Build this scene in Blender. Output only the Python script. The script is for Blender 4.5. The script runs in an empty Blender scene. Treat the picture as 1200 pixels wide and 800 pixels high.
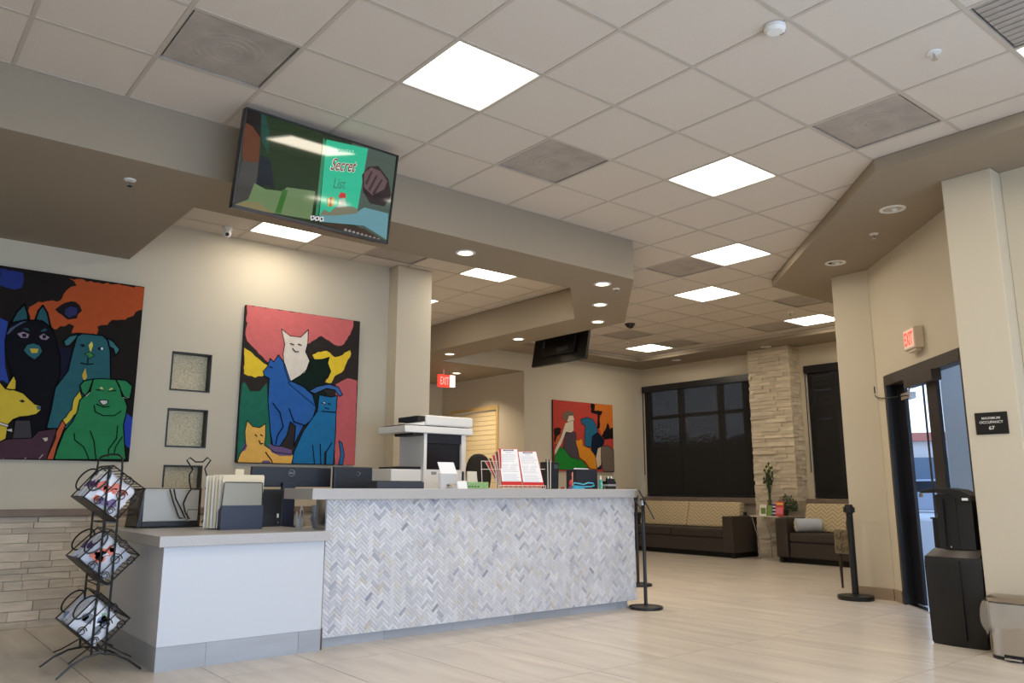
import bpy, math, random
from math import sin, cos, pi, radians
from mathutils import Vector, Matrix
random.seed(7)
S = bpy.context.scene
COL = S.collection

# ------------------------------------------------------------------ camera
YAW, PITCH, ROLL = 0.8951542, 0.1936113, 0.0030010
CAM = Vector((-2.27862, -3.21006, 1.06879)); FPX = 937.19; PPX, PPY = 586.41, 388.44
_f = Vector((cos(PITCH)*cos(YAW), cos(PITCH)*sin(YAW), sin(PITCH)))
_r0 = Vector((sin(YAW), -cos(YAW), 0)); _u0 = _r0.cross(_f)
_r = _r0*cos(ROLL) + _u0*sin(ROLL); _u = _u0*cos(ROLL) - _r0*sin(ROLL)
cd = bpy.data.cameras.new('camera'); cam = bpy.data.objects.new('camera', cd); COL.objects.link(cam)
m = Matrix.Identity(4)
for i in range(3):
    m[i][0], m[i][1], m[i][2], m[i][3] = _r[i], _u[i], -_f[i], CAM[i]
cam.matrix_world = m
cd.sensor_width = 36; cd.lens = FPX*36/1200
cd.shift_x = (600-PPX)/1200; cd.shift_y = (PPY-400)/1200; cd.clip_end = 300
S.camera = cam

# ------------------------------------------------------------------ view + world
S.view_settings.view_transform = 'Standard'
S.view_settings.look = 'None'
S.view_settings.exposure = 0.0
S.view_settings.gamma = 1.0
W = bpy.data.worlds.new('sky'); S.world = W; W.use_nodes = True
nt = W.node_tree; bg = nt.nodes['Background']
tc = nt.nodes.new('ShaderNodeTexCoord'); sx = nt.nodes.new('ShaderNodeSeparateXYZ')
rp = nt.nodes.new('ShaderNodeValToRGB')
nt.links.new(tc.outputs['Generated'], sx.inputs[0]); nt.links.new(sx.outputs['Z'], rp.inputs[0])
rp.color_ramp.elements[0].position = 0.0; rp.color_ramp.elements[0].color = (0.74, 0.86, 1.0, 1)
rp.color_ramp.elements[1].position = 0.5; rp.color_ramp.elements[1].color = (0.38, 0.58, 1.0, 1)
nt.links.new(rp.outputs[0], bg.inputs[0]); bg.inputs[1].default_value = 2.0

def area(name, loc, size, energy, color, rot=(0, 0, 0), spread=180):
    l = bpy.data.lights.new(name, 'AREA'); l.shape = 'RECTANGLE'; l.size, l.size_y = size
    l.energy = energy; l.color = color; l.spread = radians(spread)
    o = bpy.data.objects.new(name, l); o.location = loc; o.rotation_euler = rot; COL.objects.link(o)
    return o
# daylight entering through the glazed front of the lobby, behind the camera
area('daylight_front', (-0.6, -5.85, 1.25), (6.5, 2.2), 150, (0.54, 0.73, 1.0), (radians(84), 0, 0), 130)
area('daylight_side', (3.95, -3.6, 1.5), (3.2, 2.4), 22, (0.60, 0.78, 1.0), (radians(84), 0, radians(90)), 130)

PANEL_W = 15.5; WARM = (1.0, 0.87, 0.68)

# ------------------------------------------------------------------ constants
T = 0.6096; CEIL = 3.4444; HS = 3.055; HR = 3.352
YS0, YS1 = 1.83, 2.47
WB = 4.20; WP = 7.18; WW = 9.60

def ray(px, py): return _f + _r*((px-PPX)/FPX) - _u*((py-PPY)/FPX)
def at(px, py, ax, val):
    d = ray(px, py); i = 'xyz'.index(ax); t = (val-CAM[i])/d[i]; return CAM + d*t
def atp(px, py, p, n):
    d = ray(px, py); n = Vector(n); t = (Vector(p)-CAM).dot(n)/d.dot(n); return CAM + d*t

# ------------------------------------------------------------------ materials
def lin(c):
    return tuple(((v/255)/12.92 if v/255 <= .04045 else ((v/255+.055)/1.055)**2.4) for v in c)
_mats = {}
def mat(name, rgb, rough=.5, metal=0., bump=None, var=None, emis=None, alpha=None, spec=None, sheen=0, coat=0, space='Object', stretch=(1, 1, 1), rnd=0., trans=0):
    if name in _mats: return _mats[name]
    m = bpy.data.materials.new(name); m.use_nodes = True; n = m.node_tree; b = n.nodes['Principled BSDF']
    c = lin(rgb)
    b.inputs['Base Color'].default_value = (*c, 1); b.inputs['Roughness'].default_value = rough
    b.inputs['Metallic'].default_value = metal
    if spec is not None: b.inputs['Specular IOR Level'].default_value = spec
    if sheen: b.inputs['Sheen Weight'].default_value = sheen
    if coat: b.inputs['Coat Weight'].default_value = coat
    if trans: b.inputs['Transmission Weight'].default_value = trans
    tcn = n.nodes.new('ShaderNodeTexCoord'); mp = n.nodes.new('ShaderNodeMapping')
    n.links.new(tcn.outputs[space], mp.inputs[0]); mp.inputs['Scale'].default_value = stretch
    oi = n.nodes.new('ShaderNodeObjectInfo'); ge = n.nodes.new('ShaderNodeNewGeometry')
    add = n.nodes.new('ShaderNodeMath'); add.operation = 'ADD'
    n.links.new(oi.outputs['Random'], add.inputs[0]); n.links.new(ge.outputs['Random Per Island'], add.inputs[1])
    fr = n.nodes.new('ShaderNodeMath'); fr.operation = 'FRACT'; n.links.new(add.outputs[0], fr.inputs[0])
    if var or rnd:
        nz = n.nodes.new('ShaderNodeTexNoise'); nz.noise_dimensions = '4D'
        n.links.new(mp.outputs[0], nz.inputs['Vector'])
        mw = n.nodes.new('ShaderNodeMath'); mw.operation = 'MULTIPLY'; mw.inputs[1].default_value = 37.0 if rnd else 0.0
        n.links.new(fr.outputs[0], mw.inputs[0]); n.links.new(mw.outputs[0], nz.inputs['W'])
        nz.inputs['Scale'].default_value = var[0] if var else 1; nz.inputs['Detail'].default_value = 5
        amt = var[1] if var else 0
        mr = n.nodes.new('ShaderNodeMapRange'); mr.inputs['From Min'].default_value = .3; mr.inputs['From Max'].default_value = .7
        mr.inputs['To Min'].default_value = 1-amt; mr.inputs['To Max'].default_value = 1+amt
        n.links.new(nz.outputs['Fac'], mr.inputs[0])
        m2 = n.nodes.new('ShaderNodeMapRange'); m2.inputs['To Min'].default_value = 1-rnd; m2.inputs['To Max'].default_value = 1+rnd
        n.links.new(fr.outputs[0], m2.inputs[0])
        mu = n.nodes.new('ShaderNodeMath'); mu.operation = 'MULTIPLY'
        n.links.new(mr.outputs[0], mu.inputs[0]); n.links.new(m2.outputs[0], mu.inputs[1])
        vm = n.nodes.new('ShaderNodeVectorMath'); vm.operation = 'SCALE'; vm.inputs[0].default_value = c
        n.links.new(mu.outputs[0], vm.inputs['Scale']); n.links.new(vm.outputs[0], b.inputs['Base Color'])
    if bump:
        nb = n.nodes.new('ShaderNodeTexNoise'); nb.inputs['Scale'].default_value = bump[0]; nb.inputs['Detail'].default_value = 4
        n.links.new(mp.outputs[0], nb.inputs['Vector'])
        bp = n.nodes.new('ShaderNodeBump'); bp.inputs['Strength'].default_value = bump[1]
        bp.inputs['Distance'].default_value = bump[2] if len(bump) > 2 else .01
        n.links.new(nb.outputs['Fac'], bp.inputs['Height']); n.links.new(bp.outputs[0], b.inputs['Normal'])
    if emis:
        b.inputs['Emission Color'].default_value = (*lin(emis[0]), 1); b.inputs['Emission Strength'].default_value = emis[1]
    if alpha is not None:
        b.inputs['Alpha'].default_value = alpha
    _mats[name] = m; return m

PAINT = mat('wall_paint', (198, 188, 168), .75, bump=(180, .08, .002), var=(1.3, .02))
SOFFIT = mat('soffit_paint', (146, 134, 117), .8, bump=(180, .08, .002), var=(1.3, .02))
TILE = mat('ceiling_tile', (205, 196, 185), .9, bump=(260, .25, .002), var=(160, .035))
TBAR = mat('grid_bar', (184, 175, 164), .6)
STONE = mat('ledge_stone', (202, 189, 171), .85, bump=(28, .6, .012), var=(9, .14), rnd=.15, stretch=(.5, .5, 1.8))
STONE2 = mat('ledge_stone_pillar', (204, 192, 172), .85, bump=(28, .6, .012), var=(9, .14), rnd=.13, stretch=(1, .5, 1.8))
SILL = mat('stone_sill', (128, 112, 100), .7, var=(6, .15), bump=(30, .2, .004))
FLOORT = mat('floor_tile', (202, 193, 182), .26, var=(3.2, .10), rnd=.03, stretch=(3.0, .45, 1), bump=(6, .04, .003))
GROUT = mat('grout', (92, 82, 72), .9)
BASET = mat('base_tile', (162, 165, 172), .45, var=(3, .12), rnd=.05, stretch=(.5, 1, 3))
BASEB = mat('base_tile_beige', (150, 132, 112), .5, var=(3, .10), rnd=.05, stretch=(.6, .6, 3))
QUARTZ = mat('counter_quartz', (180, 177, 176), .35, var=(220, .08))
WHITEP = mat('white_laminate', (204, 207, 214), .4)
BLACK = mat('black_metal', (14, 14, 16), .38, spec=.5)
BLACKP = mat('black_plastic', (17, 17, 19), .45)
NAVY = mat('bronze_frame', (24, 24, 30), .35)
BROWN = mat('bronze_header', (48, 38, 32), .45)
CHROME = mat('chrome', (200, 200, 205), .15, 1.)
STEEL = mat('brushed_steel', (196, 192, 188), .24, 1., bump=(60, .05, .001), stretch=(1, 1, .05))
WHITE = mat('white_plastic', (226, 226, 224), .4)
OFFW = mat('offwhite_plastic', (226, 216, 200), .45)
PAPER = mat('paper', (236, 236, 238), .8)
LEATH = mat('brown_leather', (54, 47, 44), .5, bump=(90, .15, .002), var=(4, .06))
LEATHD = mat('sofa_plinth', (16, 13, 12), .7)
WOODD = mat('dark_wood', (38, 24, 17), .4)
def emat(name, rgb, s):
    return mat(name, (5, 5, 5), .6, emis=(rgb, s))
PANELE = emat('led_panel', (255, 246, 228), 6.0)
DOWNE = emat('downlight_lamp', (255, 238, 205), 6.0)
def clear(name, rgb, fac, rough=.05):
    m = bpy.data.materials.new(name); m.use_nodes = True; n = m.node_tree; n.nodes.clear()
    o = n.nodes.new('ShaderNodeOutputMaterial'); t = n.nodes.new('ShaderNodeBsdfTransparent'); g = n.nodes.new('ShaderNodeBsdfPrincipled')
    x = n.nodes.new('ShaderNodeMixShader'); x.inputs[0].default_value = fac
    g.inputs['Base Color'].default_value = (*lin(rgb), 1); g.inputs['Roughness'].default_value = rough
    n.links.new(t.outputs[0], x.inputs[1]); n.links.new(g.outputs[0], x.inputs[2]); n.links.new(x.outputs[0], o.inputs[0])
    return m
GLASS = clear('window_glass', (150, 165, 170), .12)
ACRYL = clear('clear_acrylic', (215, 222, 228), .35)
BLIND = clear('blind_fabric', (25, 23, 23), .86, .9)
LINER = clear('bin_liner', (205, 200, 190), .34, .22)
MESHM = clear('mesh_metal', (12, 12, 13), .62, .5)

# ------------------------------------------------------------------ mesh builder
class MB:
    def __init__(s): s.v = []; s.f = []
    def add(s, vs, fs):
        k = len(s.v); s.v += [Vector(v) for v in vs]; s.f += [tuple(i+k for i in f) for f in fs]; return s
    def box(s, x0, x1, y0, y1, z0, z1):
        if x0 > x1: x0, x1 = x1, x0
        if y0 > y1: y0, y1 = y1, y0
        if z0 > z1: z0, z1 = z1, z0
        return s.add([(x0,y0,z0),(x1,y0,z0),(x1,y1,z0),(x0,y1,z0),(x0,y0,z1),(x1,y0,z1),(x1,y1,z1),(x0,y1,z1)],
                     [(3,2,1,0),(4,5,6,7),(0,1,5,4),(1,2,6,5),(2,3,7,6),(3,0,4,7)])
    def obox(s, c, e1, e2, e3):
        c, e1, e2, e3 = map(Vector, (c, e1, e2, e3)); vs = []
        for k in (-1, 1):
            for a, b in ((-1,-1),(1,-1),(1,1),(-1,1)): vs.append(c+e1*a*.5+e2*b*.5+e3*k*.5)
        return s.add(vs, [(3,2,1,0),(4,5,6,7),(0,1,5,4),(1,2,6,5),(2,3,7,6),(3,0,4,7)])
    def ext(s, pts, off):
        pts = [Vector(p) for p in pts]; off = Vector(off); n = len(pts)
        return s.add(pts+[p+off for p in pts], [tuple(range(n))[::-1], tuple(range(n, 2*n))]+[(i, (i+1) % n, n+(i+1) % n, n+i) for i in range(n)])
    def prism(s, xy, z0, z1): return s.ext([(x, y, z0) for x, y in xy], (0, 0, z1-z0))
    def tube(s, pts, r, n=8, closed=False):
        pts = [Vector(p) for p in pts]; N = len(pts); k = len(s.v); prev = None
        for i, p in enumerate(pts):
            a = pts[(i-1) % N] if (closed or i > 0) else p; b = pts[(i+1) % N] if (closed or i < N-1) else p
            t = (b-a).normalized()
            if prev is None:
                u = t.orthogonal().normalized()
            else:
                u = (prev - t*prev.dot(t)); u = u.normalized() if u.length > 1e-6 else t.orthogonal().normalized()
            prev = u; w = t.cross(u); rr = r[i] if isinstance(r, (list, tuple)) else r
            s.v += [p + (u*cos(2*pi*j/n)+w*sin(2*pi*j/n))*rr for j in range(n)]
        for i in range(N if closed else N-1):
            i2 = (i+1) % N
            for j in range(n):
                s.f.append((k+i*n+j, k+i*n+(j+1) % n, k+i2*n+(j+1) % n, k+i2*n+j))
        if not closed:
            s.f.append(tuple(k+j for j in range(n))[::-1]); s.f.append(tuple(k+(N-1)*n+j for j in range(n)))
        return s
    def cyl(s, a, b, r, r2=None, n=16): return s.tube([a, b], [r, r if r2 is None else r2], n)
    def lathe(s, prof, c=(0, 0), n=24, sx=1, sy=1, cap=True):
        k = len(s.v)
        for r, z in prof:
            s.v += [Vector((c[0]+r*sx*cos(2*pi*j/n), c[1]+r*sy*sin(2*pi*j/n), z)) for j in range(n)]
        for i in range(len(prof)-1):
            for j in range(n): s.f.append((k+i*n+j, k+i*n+(j+1) % n, k+(i+1)*n+(j+1) % n, k+(i+1)*n+j))
        if cap: s.f.append(tuple(k+j for j in range(n))[::-1]); s.f.append(tuple(k+(len(prof)-1)*n+j for j in range(n)))
        return s
    def ell(s, c, rx, ry, rz, n=12, m=8):
        c = Vector(c); vs = [c+Vector((0, 0, -rz))]
        for i in range(1, m):
            a = -pi/2+pi*i/m
            vs += [c+Vector((rx*cos(a)*cos(2*pi*j/n), ry*cos(a)*sin(2*pi*j/n), rz*sin(a))) for j in range(n)]
        vs.append(c+Vector((0, 0, rz))); L = len(vs)-1; fs = [(0, 1+(j+1) % n, 1+j) for j in range(n)]
        for i in range(m-2):
            for j in range(n): fs.append((1+i*n+j, 1+i*n+(j+1) % n, 1+(i+1)*n+(j+1) % n, 1+(i+1)*n+j))
        fs += [(1+(m-2)*n+j, 1+(m-2)*n+(j+1) % n, L) for j in range(n)]
        return s.add(vs, fs)
    def xf(s, M, start=0):
        for i in range(start, len(s.v)): s.v[i] = M @ s.v[i]
        return s

def wloc(o):
    v = Vector((0, 0, 0))
    while o is not None: v += o.location; o = o.parent
    return v
def obj(name, mb, material, parent=None, bevel=0, smooth=False, origin=None, kind=None, sub=0):
    me = bpy.data.meshes.new(name)
    if parent is not None:
        O = wloc(parent) if origin is None else Vector(origin)
    elif origin is not None: O = Vector(origin)
    else:
        xs = [v.x for v in mb.v]; ys = [v.y for v in mb.v]; O = Vector(((min(xs)+max(xs))/2, (min(ys)+max(ys))/2, min(v.z for v in mb.v)))
    me.from_pydata([tuple(v-O) for v in mb.v], [], mb.f); me.materials.append(material)
    if smooth:
        for p in me.polygons: p.use_smooth = True
        if hasattr(me, 'set_sharp_from_angle'): me.set_sharp_from_angle(angle=radians(38))
    me.update()
    o = bpy.data.objects.new(name, me); COL.objects.link(o)
    if parent is not None:
        o.parent = parent; o.location = O-wloc(parent)
    else: o.location = O
    if bevel:
        b = o.modifiers.new('bevel', 'BEVEL'); b.width = bevel; b.segments = 2; b.limit_method = 'ANGLE'; b.angle_limit = radians(40)
    if sub:
        b = o.modifiers.new('sub', 'SUBSURF'); b.levels = b.render_levels = sub
    if kind: o['kind'] = kind
    return o
def tag(o, label, cat, group=None):
    o['label'] = label; o['category'] = cat
    if group: o['group'] = group
    return o
def thing(name, label, cat, loc, group=None):
    o = bpy.data.objects.new(name, None); o.empty_display_size = .1; COL.objects.link(o); o.location = loc
    return tag(o, label, cat, group)
def dup(root, loc, label, rotz=0):
    r = root.copy(); COL.objects.link(r); r.location = loc; r.rotation_euler = (0, 0, rotz); r['label'] = label
    for ch in list(root.children):
        c = ch.copy(); COL.objects.link(c); c.parent = r
        for g in list(ch.children):
            d = g.copy(); COL.objects.link(d); d.parent = c
    return r
def inst(name, me, parent, loc, kind=None, rotz=0):
    o = bpy.data.objects.new(name, me); COL.objects.link(o); o.parent = parent; o.location = Vector(loc)-wloc(parent); o.rotation_euler.z = rotz
    return o
def struct(name, mb, material, **k):
    return obj(name, mb, material, kind='structure', origin=k.pop('origin', (0, 0, 0)), **k)
def meshof(name, mb, material):
    me = bpy.data.meshes.new(name); me.from_pydata([tuple(v) for v in mb.v], [], mb.f); me.materials.append(material); return me
_tc = {}
def text_mesh(txt, name='lettering', shear=0, bold=0):
    cu = bpy.data.curves.new('txt', 'FONT'); cu.body = txt; cu.align_x = 'CENTER'; cu.align_y = 'CENTER'; cu.size = 1; cu.extrude = .01
    cu.shear = shear; cu.offset = bold
    o = bpy.data.objects.new('txt', cu); COL.objects.link(o)
    dg = bpy.context.evaluated_depsgraph_get(); dg.update()
    me = bpy.data.meshes.new_from_object(o.evaluated_get(dg)); bpy.data.objects.remove(o); bpy.data.curves.remove(cu); me.name = name
    return me
def lettering(txt, parent, c, u, v, height, width, material, name='lettering', shear=0, bold=0, lift=.001):
    """flat lettering: centre c, unit axes u (reading direction) and v (up)"""
    me = text_mesh(txt, name, shear, bold); c, u, v = Vector(c), Vector(u).normalized(), Vector(v).normalized(); n = u.cross(v)
    xs = [q.co.x for q in me.vertices]; ys = [q.co.y for q in me.vertices]
    w = max(xs)-min(xs); h = max(ys)-min(ys); cx = (max(xs)+min(xs))/2; cy = (max(ys)+min(ys))/2
    P = wloc(parent)
    for q in me.vertices:
        q.co = c - P + u*((q.co.x-cx)/w*width) + v*((q.co.y-cy)/h*height) + n*(lift+q.co.z*.05)
    me.materials.clear(); me.materials.append(material)
    o = bpy.data.objects.new(name, me); COL.objects.link(o); o.parent = parent
    return o

# ================================================================== SHELL
# floor: porcelain planks, each tile a part
def inpoly(x, y, P):
    c = False; n = len(P)
    for i in range(n):
        (x1, y1), (x2, y2) = P[i], P[(i+1) % n]
        if (y1 > y) != (y2 > y) and x < (x2-x1)*(y-y1)/(y2-y1)+x1: c = not c
    return c
OUTLINE = [(-4.2, -6.1), (4.19, -6.1), (4.19, -1.10), (6.05, .76), (6.07, .95), (7.0, .97), (9.78, 2.28), (9.78, 9.8), (-4.2, 9.8)]
fl = struct('floor', MB().prism(OUTLINE, -.10, -.006), GROUT)
tm = meshof('floor_tile', MB().box(.0026, T-.0026, .0026, 2*T-.0026, -.006, 0), FLOORT)
for i in range(-5, 18):
    x = -1.08+i*T
    if x > 9.5: continue
    for j in range(-5, 8):
        y = .39+j*2*T
        if i in (-5, -4) and j > 1: continue
        if any(inpoly(x+a*T, y+b*2*T, OUTLINE) for a in (.1, .5, .9) for b in (.05, .5, .95)): inst('floor_tile', tm, fl, (x, y, 0))

# ceiling: grid bars and lay-in tiles
MAIN = [(-4, -6), (3.3, -6), (3.3, -.62), (5.74, 1.80), (8.44, 1.80), (8.8, 1.95), (8.8, 6.55), (4.86, 6.55), (4.86, 3.28), (3.41, 1.83), (-4, 1.83)]
INNER = [(-.57, 2.47), (3.18, 2.47), (4.23, 3.5), (4.23, 9.7), (2.53, 9.7), (2.53, 4.2), (-.57, 4.2)]
ceil = struct('ceiling', MB().prism(OUTLINE, CEIL+.05, CEIL+.15), TBAR)
clm = meshof('ceiling_tile', MB().box(.010, T-.010, .010, T-.010, .004, .018), TILE)
LIGHTS = {(0, 0), (4, 0), (7, 2), (9, 4), (13, 4), (13, 9), (4, -4), (-4, -2), (0, -5), (-1, -8), (4, -8)}
VENTS = {(-2, 1), (2, 1), (4, -2), (3, -4), (7, 3), (11, 3), (13, 5), (13, 8), (11, 8)}
ILIGHTS = {(0, 5), (4, 5), (4, 8)}; IVENTS = {(2, 5)}
def layout(poly, ox, oy, skip, rng):
    cells = set()
    for i in range(rng[0], rng[1]):
        for j in range(rng[2], rng[3]):
            hit = any(inpoly((i+ox+a/6)*T, (j+oy+b/6)*T, poly) for a in (.3, 1.5, 3, 4.5, 5.7) for b in (.3, 1.5, 3, 4.5, 5.7))
            if hit: cells.add((i, j))
    for (i, j) in cells:
        if (i, j) not in skip: inst('ceiling_tile', clm, ceil, ((i+ox)*T, (j+oy)*T, CEIL))
    for d in (0, 1):
        lines = sorted({c[d]+k for c in cells for k in (0, 1)})
        for L in lines:
            occ = sorted({c[1-d] for c in cells if c[d] in (L, L-1)})
            run = []
            for q in occ:
                if run and q == run[-1]+1: run.append(q)
                else:
                    if run: bar(d, L, run, ox, oy)
                    run = [q]
            if run: bar(d, L, run, ox, oy)
def bar(d, L, run, ox, oy):
    a, b = run[0], run[-1]+1; w = .0115
    if d == 0: mb = MB().box((L+ox)*T-w, (L+ox)*T+w, (a+oy)*T, (b+oy)*T, CEIL, CEIL+.045)
    else: mb = MB().box((a+ox)*T, (b+ox)*T, (L+oy)*T-w, (L+oy)*T+w, CEIL+.0004, CEIL+.0455)
    obj('grid_bar', mb, TBAR, ceil)
layout(MAIN, 0, 0, LIGHTS | VENTS, (-7, 15, -10, 11))
layout(INNER, .62, .44, ILIGHTS | IVENTS, (-2, 7, 3, 16))

# soffits
TOP = CEIL-.0006
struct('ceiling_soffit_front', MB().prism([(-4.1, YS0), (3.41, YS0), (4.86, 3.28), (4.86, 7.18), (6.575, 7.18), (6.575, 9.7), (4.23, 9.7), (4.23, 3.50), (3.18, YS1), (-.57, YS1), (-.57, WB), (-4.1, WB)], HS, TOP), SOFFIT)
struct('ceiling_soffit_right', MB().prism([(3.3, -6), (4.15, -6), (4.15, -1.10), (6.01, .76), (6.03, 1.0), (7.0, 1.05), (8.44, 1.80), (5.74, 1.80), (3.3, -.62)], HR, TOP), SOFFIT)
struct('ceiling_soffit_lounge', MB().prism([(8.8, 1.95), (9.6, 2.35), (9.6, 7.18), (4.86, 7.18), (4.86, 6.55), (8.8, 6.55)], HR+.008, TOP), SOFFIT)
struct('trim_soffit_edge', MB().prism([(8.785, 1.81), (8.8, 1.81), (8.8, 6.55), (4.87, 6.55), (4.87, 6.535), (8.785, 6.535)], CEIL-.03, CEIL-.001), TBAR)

# walls -------------------------------------------------------------
def wallholes(name, ax, p0, p1, a0, a1, z0, z1, holes, material):
    """wall slab between p0..p1 on axis ax, running a0..a1, rectangular holes (a,b,z,z)"""
    mb = MB(); As = sorted({a0, a1, *[h[0] for h in holes], *[h[1] for h in holes]}); Zs = sorted({z0, z1, *[h[2] for h in holes], *[h[3] for h in holes]})
    for i in range(len(As)-1):
        for k in range(len(Zs)-1):
            ca, cz = (As[i]+As[i+1])/2, (Zs[k]+Zs[k+1])/2
            if any(h[0] < ca < h[1] and h[2] < cz < h[3] for h in holes): continue
            if ax == 'y': mb.box(As[i], As[i+1], p0, p1, Zs[k], Zs[k+1])
            else: mb.box(p0, p1, As[i], As[i+1], Zs[k], Zs[k+1])
    return struct(name, mb, material)
NICH = [(-.135, .226, 1.925, 2.28), (-.135, .226, 1.42, 1.766), (-.13, .212, .92, 1.265)]
wallback = wallholes('wall_back', 'y', WB, WB+.15, -4.1, 2.53, 0, 3.5, NICH, PAINT)
struct('wall_back_pier', MB().box(2.095, 2.535, 4.02, 4.20, 0, CEIL-.001), PAINT, bevel=.006)
struct('wall_corridor_left', MB().box(2.43, 2.53, 4.35, 9.7, 0, 3.5), PAINT)
wallholes('wall_corridor_far', 'y', 9.64, 9.8, 2.4, 6.6, 0, 3.5, [], PAINT)
SH = (7.93, 9.30, .9, 2.46)
wallholes('wall_corridor_right', 'x', 6.575, 6.70, 7.33, 9.8, 0, 3.5, [SH], PAINT)
struct('wall_lounge', MB().box(6.575, 9.7, WP, WP+.15, 0, 3.5), PAINT)
struct('wall_lounge_header', MB().box(4.861, 6.574, WP-.012, WP-.001, HS, HR+.007), PAINT)
W1 = (4.60, 7.13, .93, 2.99); W2 = (2.95, 3.70, .93, 3.00)
wallwin = wallholes('wall_window', 'x', WW, WW+.18, 2.30, WP+.15, 0, 3.5, [W1, W2], PAINT)
struct('wall_left', MB().box(-4.2, -4.1, -6, 4.35, 0, 3.5), PAINT)
wallholes('wall_front', 'y', -6.1, -6.0, -4.2, 7, 0, 3.5, [(-3.9, -1.4, .05, 3.0), (-1.2, 1.3, .05, 3.0), (1.5, 3.6, .05, 3.0)], PAINT)
wallholes('wall_entrance_side', 'x', 4.045, 4.2, -6.1, -1.18, 0, 3.5, [(-5.6, -2.2, .1, 2.7)], PAINT)
# entrance: pier, diagonal wall with doorway, short return
struct('wall_entrance_pier', MB().box(3.87, 4.30, -1.177, -.84, 0, HR-.001), PAINT, bevel=.006)
d45 = Vector((1, 1, 0)).normalized(); n45 = Vector((-1, 1, 0)).normalized()   # along wall, to the room side
P0 = Vector((5.872, .752, 0)); PD0 = Vector((5.72, .60, 0)); PD1 = Vector((4.50, -.62, 0)); P1 = Vector((4.28, -.84, 0))
def diag(a, b, z0, z1, th=.16, out=0):
    a = Vector(a); b = Vector(b); o = n45*out; i = -n45*th
    return MB().ext([Vector((a.x, a.y, z0))+o, Vector((b.x, b.y, z0))+o, Vector((b.x, b.y, z0))+i, Vector((a.x, a.y, z0))+i], (0, 0, z1-z0))
struct('wall_entrance_diagonal', diag(P0, PD0, 0, HR-.001).add(*(lambda q: (q.v, q.f))(diag(PD0, PD1, 2.185, HR-.001))).add(*(lambda q: (q.v, q.f))(diag(PD1, P1, 0, HR-.001))), PAINT)
struct('wall_entrance_return', MB().box(5.87, 6.02, .753, 1.155, 0, HR-.001), PAINT, bevel=.004)
struct('wall_lounge_right', MB().prism([(6.0205, 1.06), (7.0, 1.10), (9.599, 2.36), (9.78, 2.30), (7.02, .98), (6.0205, .96)], 0, 3.5), PAINT)

# stone wainscot with individual stones
def stones(parent, ax, plane, a0, a1, z0, z1, rows, lens, material, outsign, depth=(.018, .05), seed=1):
    rg = random.Random(seed); z = z0; n = 0
    while z < z1-.012:
        h = min(rg.uniform(*rows), z1-z)
        if z1-(z+h) < rows[0]*.6: h = z1-z
        a = a0-rg.uniform(0, .12)
        while a < a1-.005:
            L = rg.uniform(*lens); b = min(a+L, a1); aa = max(a, a0)
            if b-aa > .02:
                d = rg.uniform(*depth); g = .0015; mb = MB(); pts = []
                # slightly skewed front face
                j = lambda: rg.uniform(-.006, .006)
                q = [(aa+g, z+g), (b-g, z+g), (b-g, z+h-g), (aa+g, z+h-g)]
                fr = [plane+outsign*(d+j()) for _ in range(4)]
                if ax == 'y':
                    vs = [(p[0], plane, p[1]) for p in q]+[(p[0], f, p[1]) for p, f in zip(q, fr)]
                else:
                    vs = [(plane, p[0], p[1]) for p in q]+[(f, p[0], p[1]) for p, f in zip(q, fr)]
                fs = [(0, 1, 2, 3), (7, 6, 5, 4), (0, 4, 5, 1), (1, 5, 6, 2), (2, 6, 7, 3), (3, 7, 4, 0)]
                mb.add(vs, fs); obj('stone', mb, material, parent, origin=vs[0]); n += 1
            a += L
        z += h
    return n
n1 = stones(wallback, 'y', WB, -3.3, 2.09, 0, .838, (.040, .090), (.13, .38), STONE, -1, (.024, .040), seed=3)
sillb = struct('trim_back_ledge', MB().box(-4.1, 2.09, WB-.075, WB, .84, .897), SILL, bevel=.006)
# stone pier in the lounge
pier = struct('wall_stone_pier', MB().box(9.30, 9.60, 3.82, 4.55, 0, HR), STONE2)
stones(pier, 'x', 9.30, 3.80, 4.56, 0, HR, (.05, .075), (.18, .40), STONE2, -1, (.015, .04), seed=5)
stones(pier, 'y', 3.82, 9.28, 9.60, 0, HR, (.05, .075), (.14, .3), STONE2, -1, (.008, .022), seed=6)
# baseboards (tile) in short lengths
def base_run(name, a, b, z, material, nrm, th=.012, L=T, parent=None):
    a = Vector(a); b = Vector(b); d = (b-a); tot = d.length; d.normalize(); nrm = Vector(nrm)
    root = parent or struct(name, MB().ext([a, b, b+nrm*th*.4, a+nrm*th*.4], (0, 0, z)), GROUT)
    t = 0
    while t < tot-.02:
        e = min(t+L, tot); p = a+d*(t+.001); q = a+d*(e-.001)
        obj('base_tile', MB().ext([p, q, q+nrm*th, p+nrm*th], (0, 0, z)), material, root, origin=tuple(p)); t = e
    return root
base_run('baseboard_return', (5.87, 1.155, 0), (5.87, .76, 0), .11, BASEB, (-1, 0, 0))
base_run('baseboard_diagonal', tuple(P0-d45*.01), tuple(PD0+d45*.02), .11, BASEB, tuple(n45))
base_run('baseboard_lounge', (6.575, WP, 0), (9.59, WP, 0), .11, BASEB, (0, -1, 0))
base_run('baseboard_pier', (3.87, -.84, 0), (3.87, -1.177, 0), .11, BASEB, (-1, 0, 0))

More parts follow.
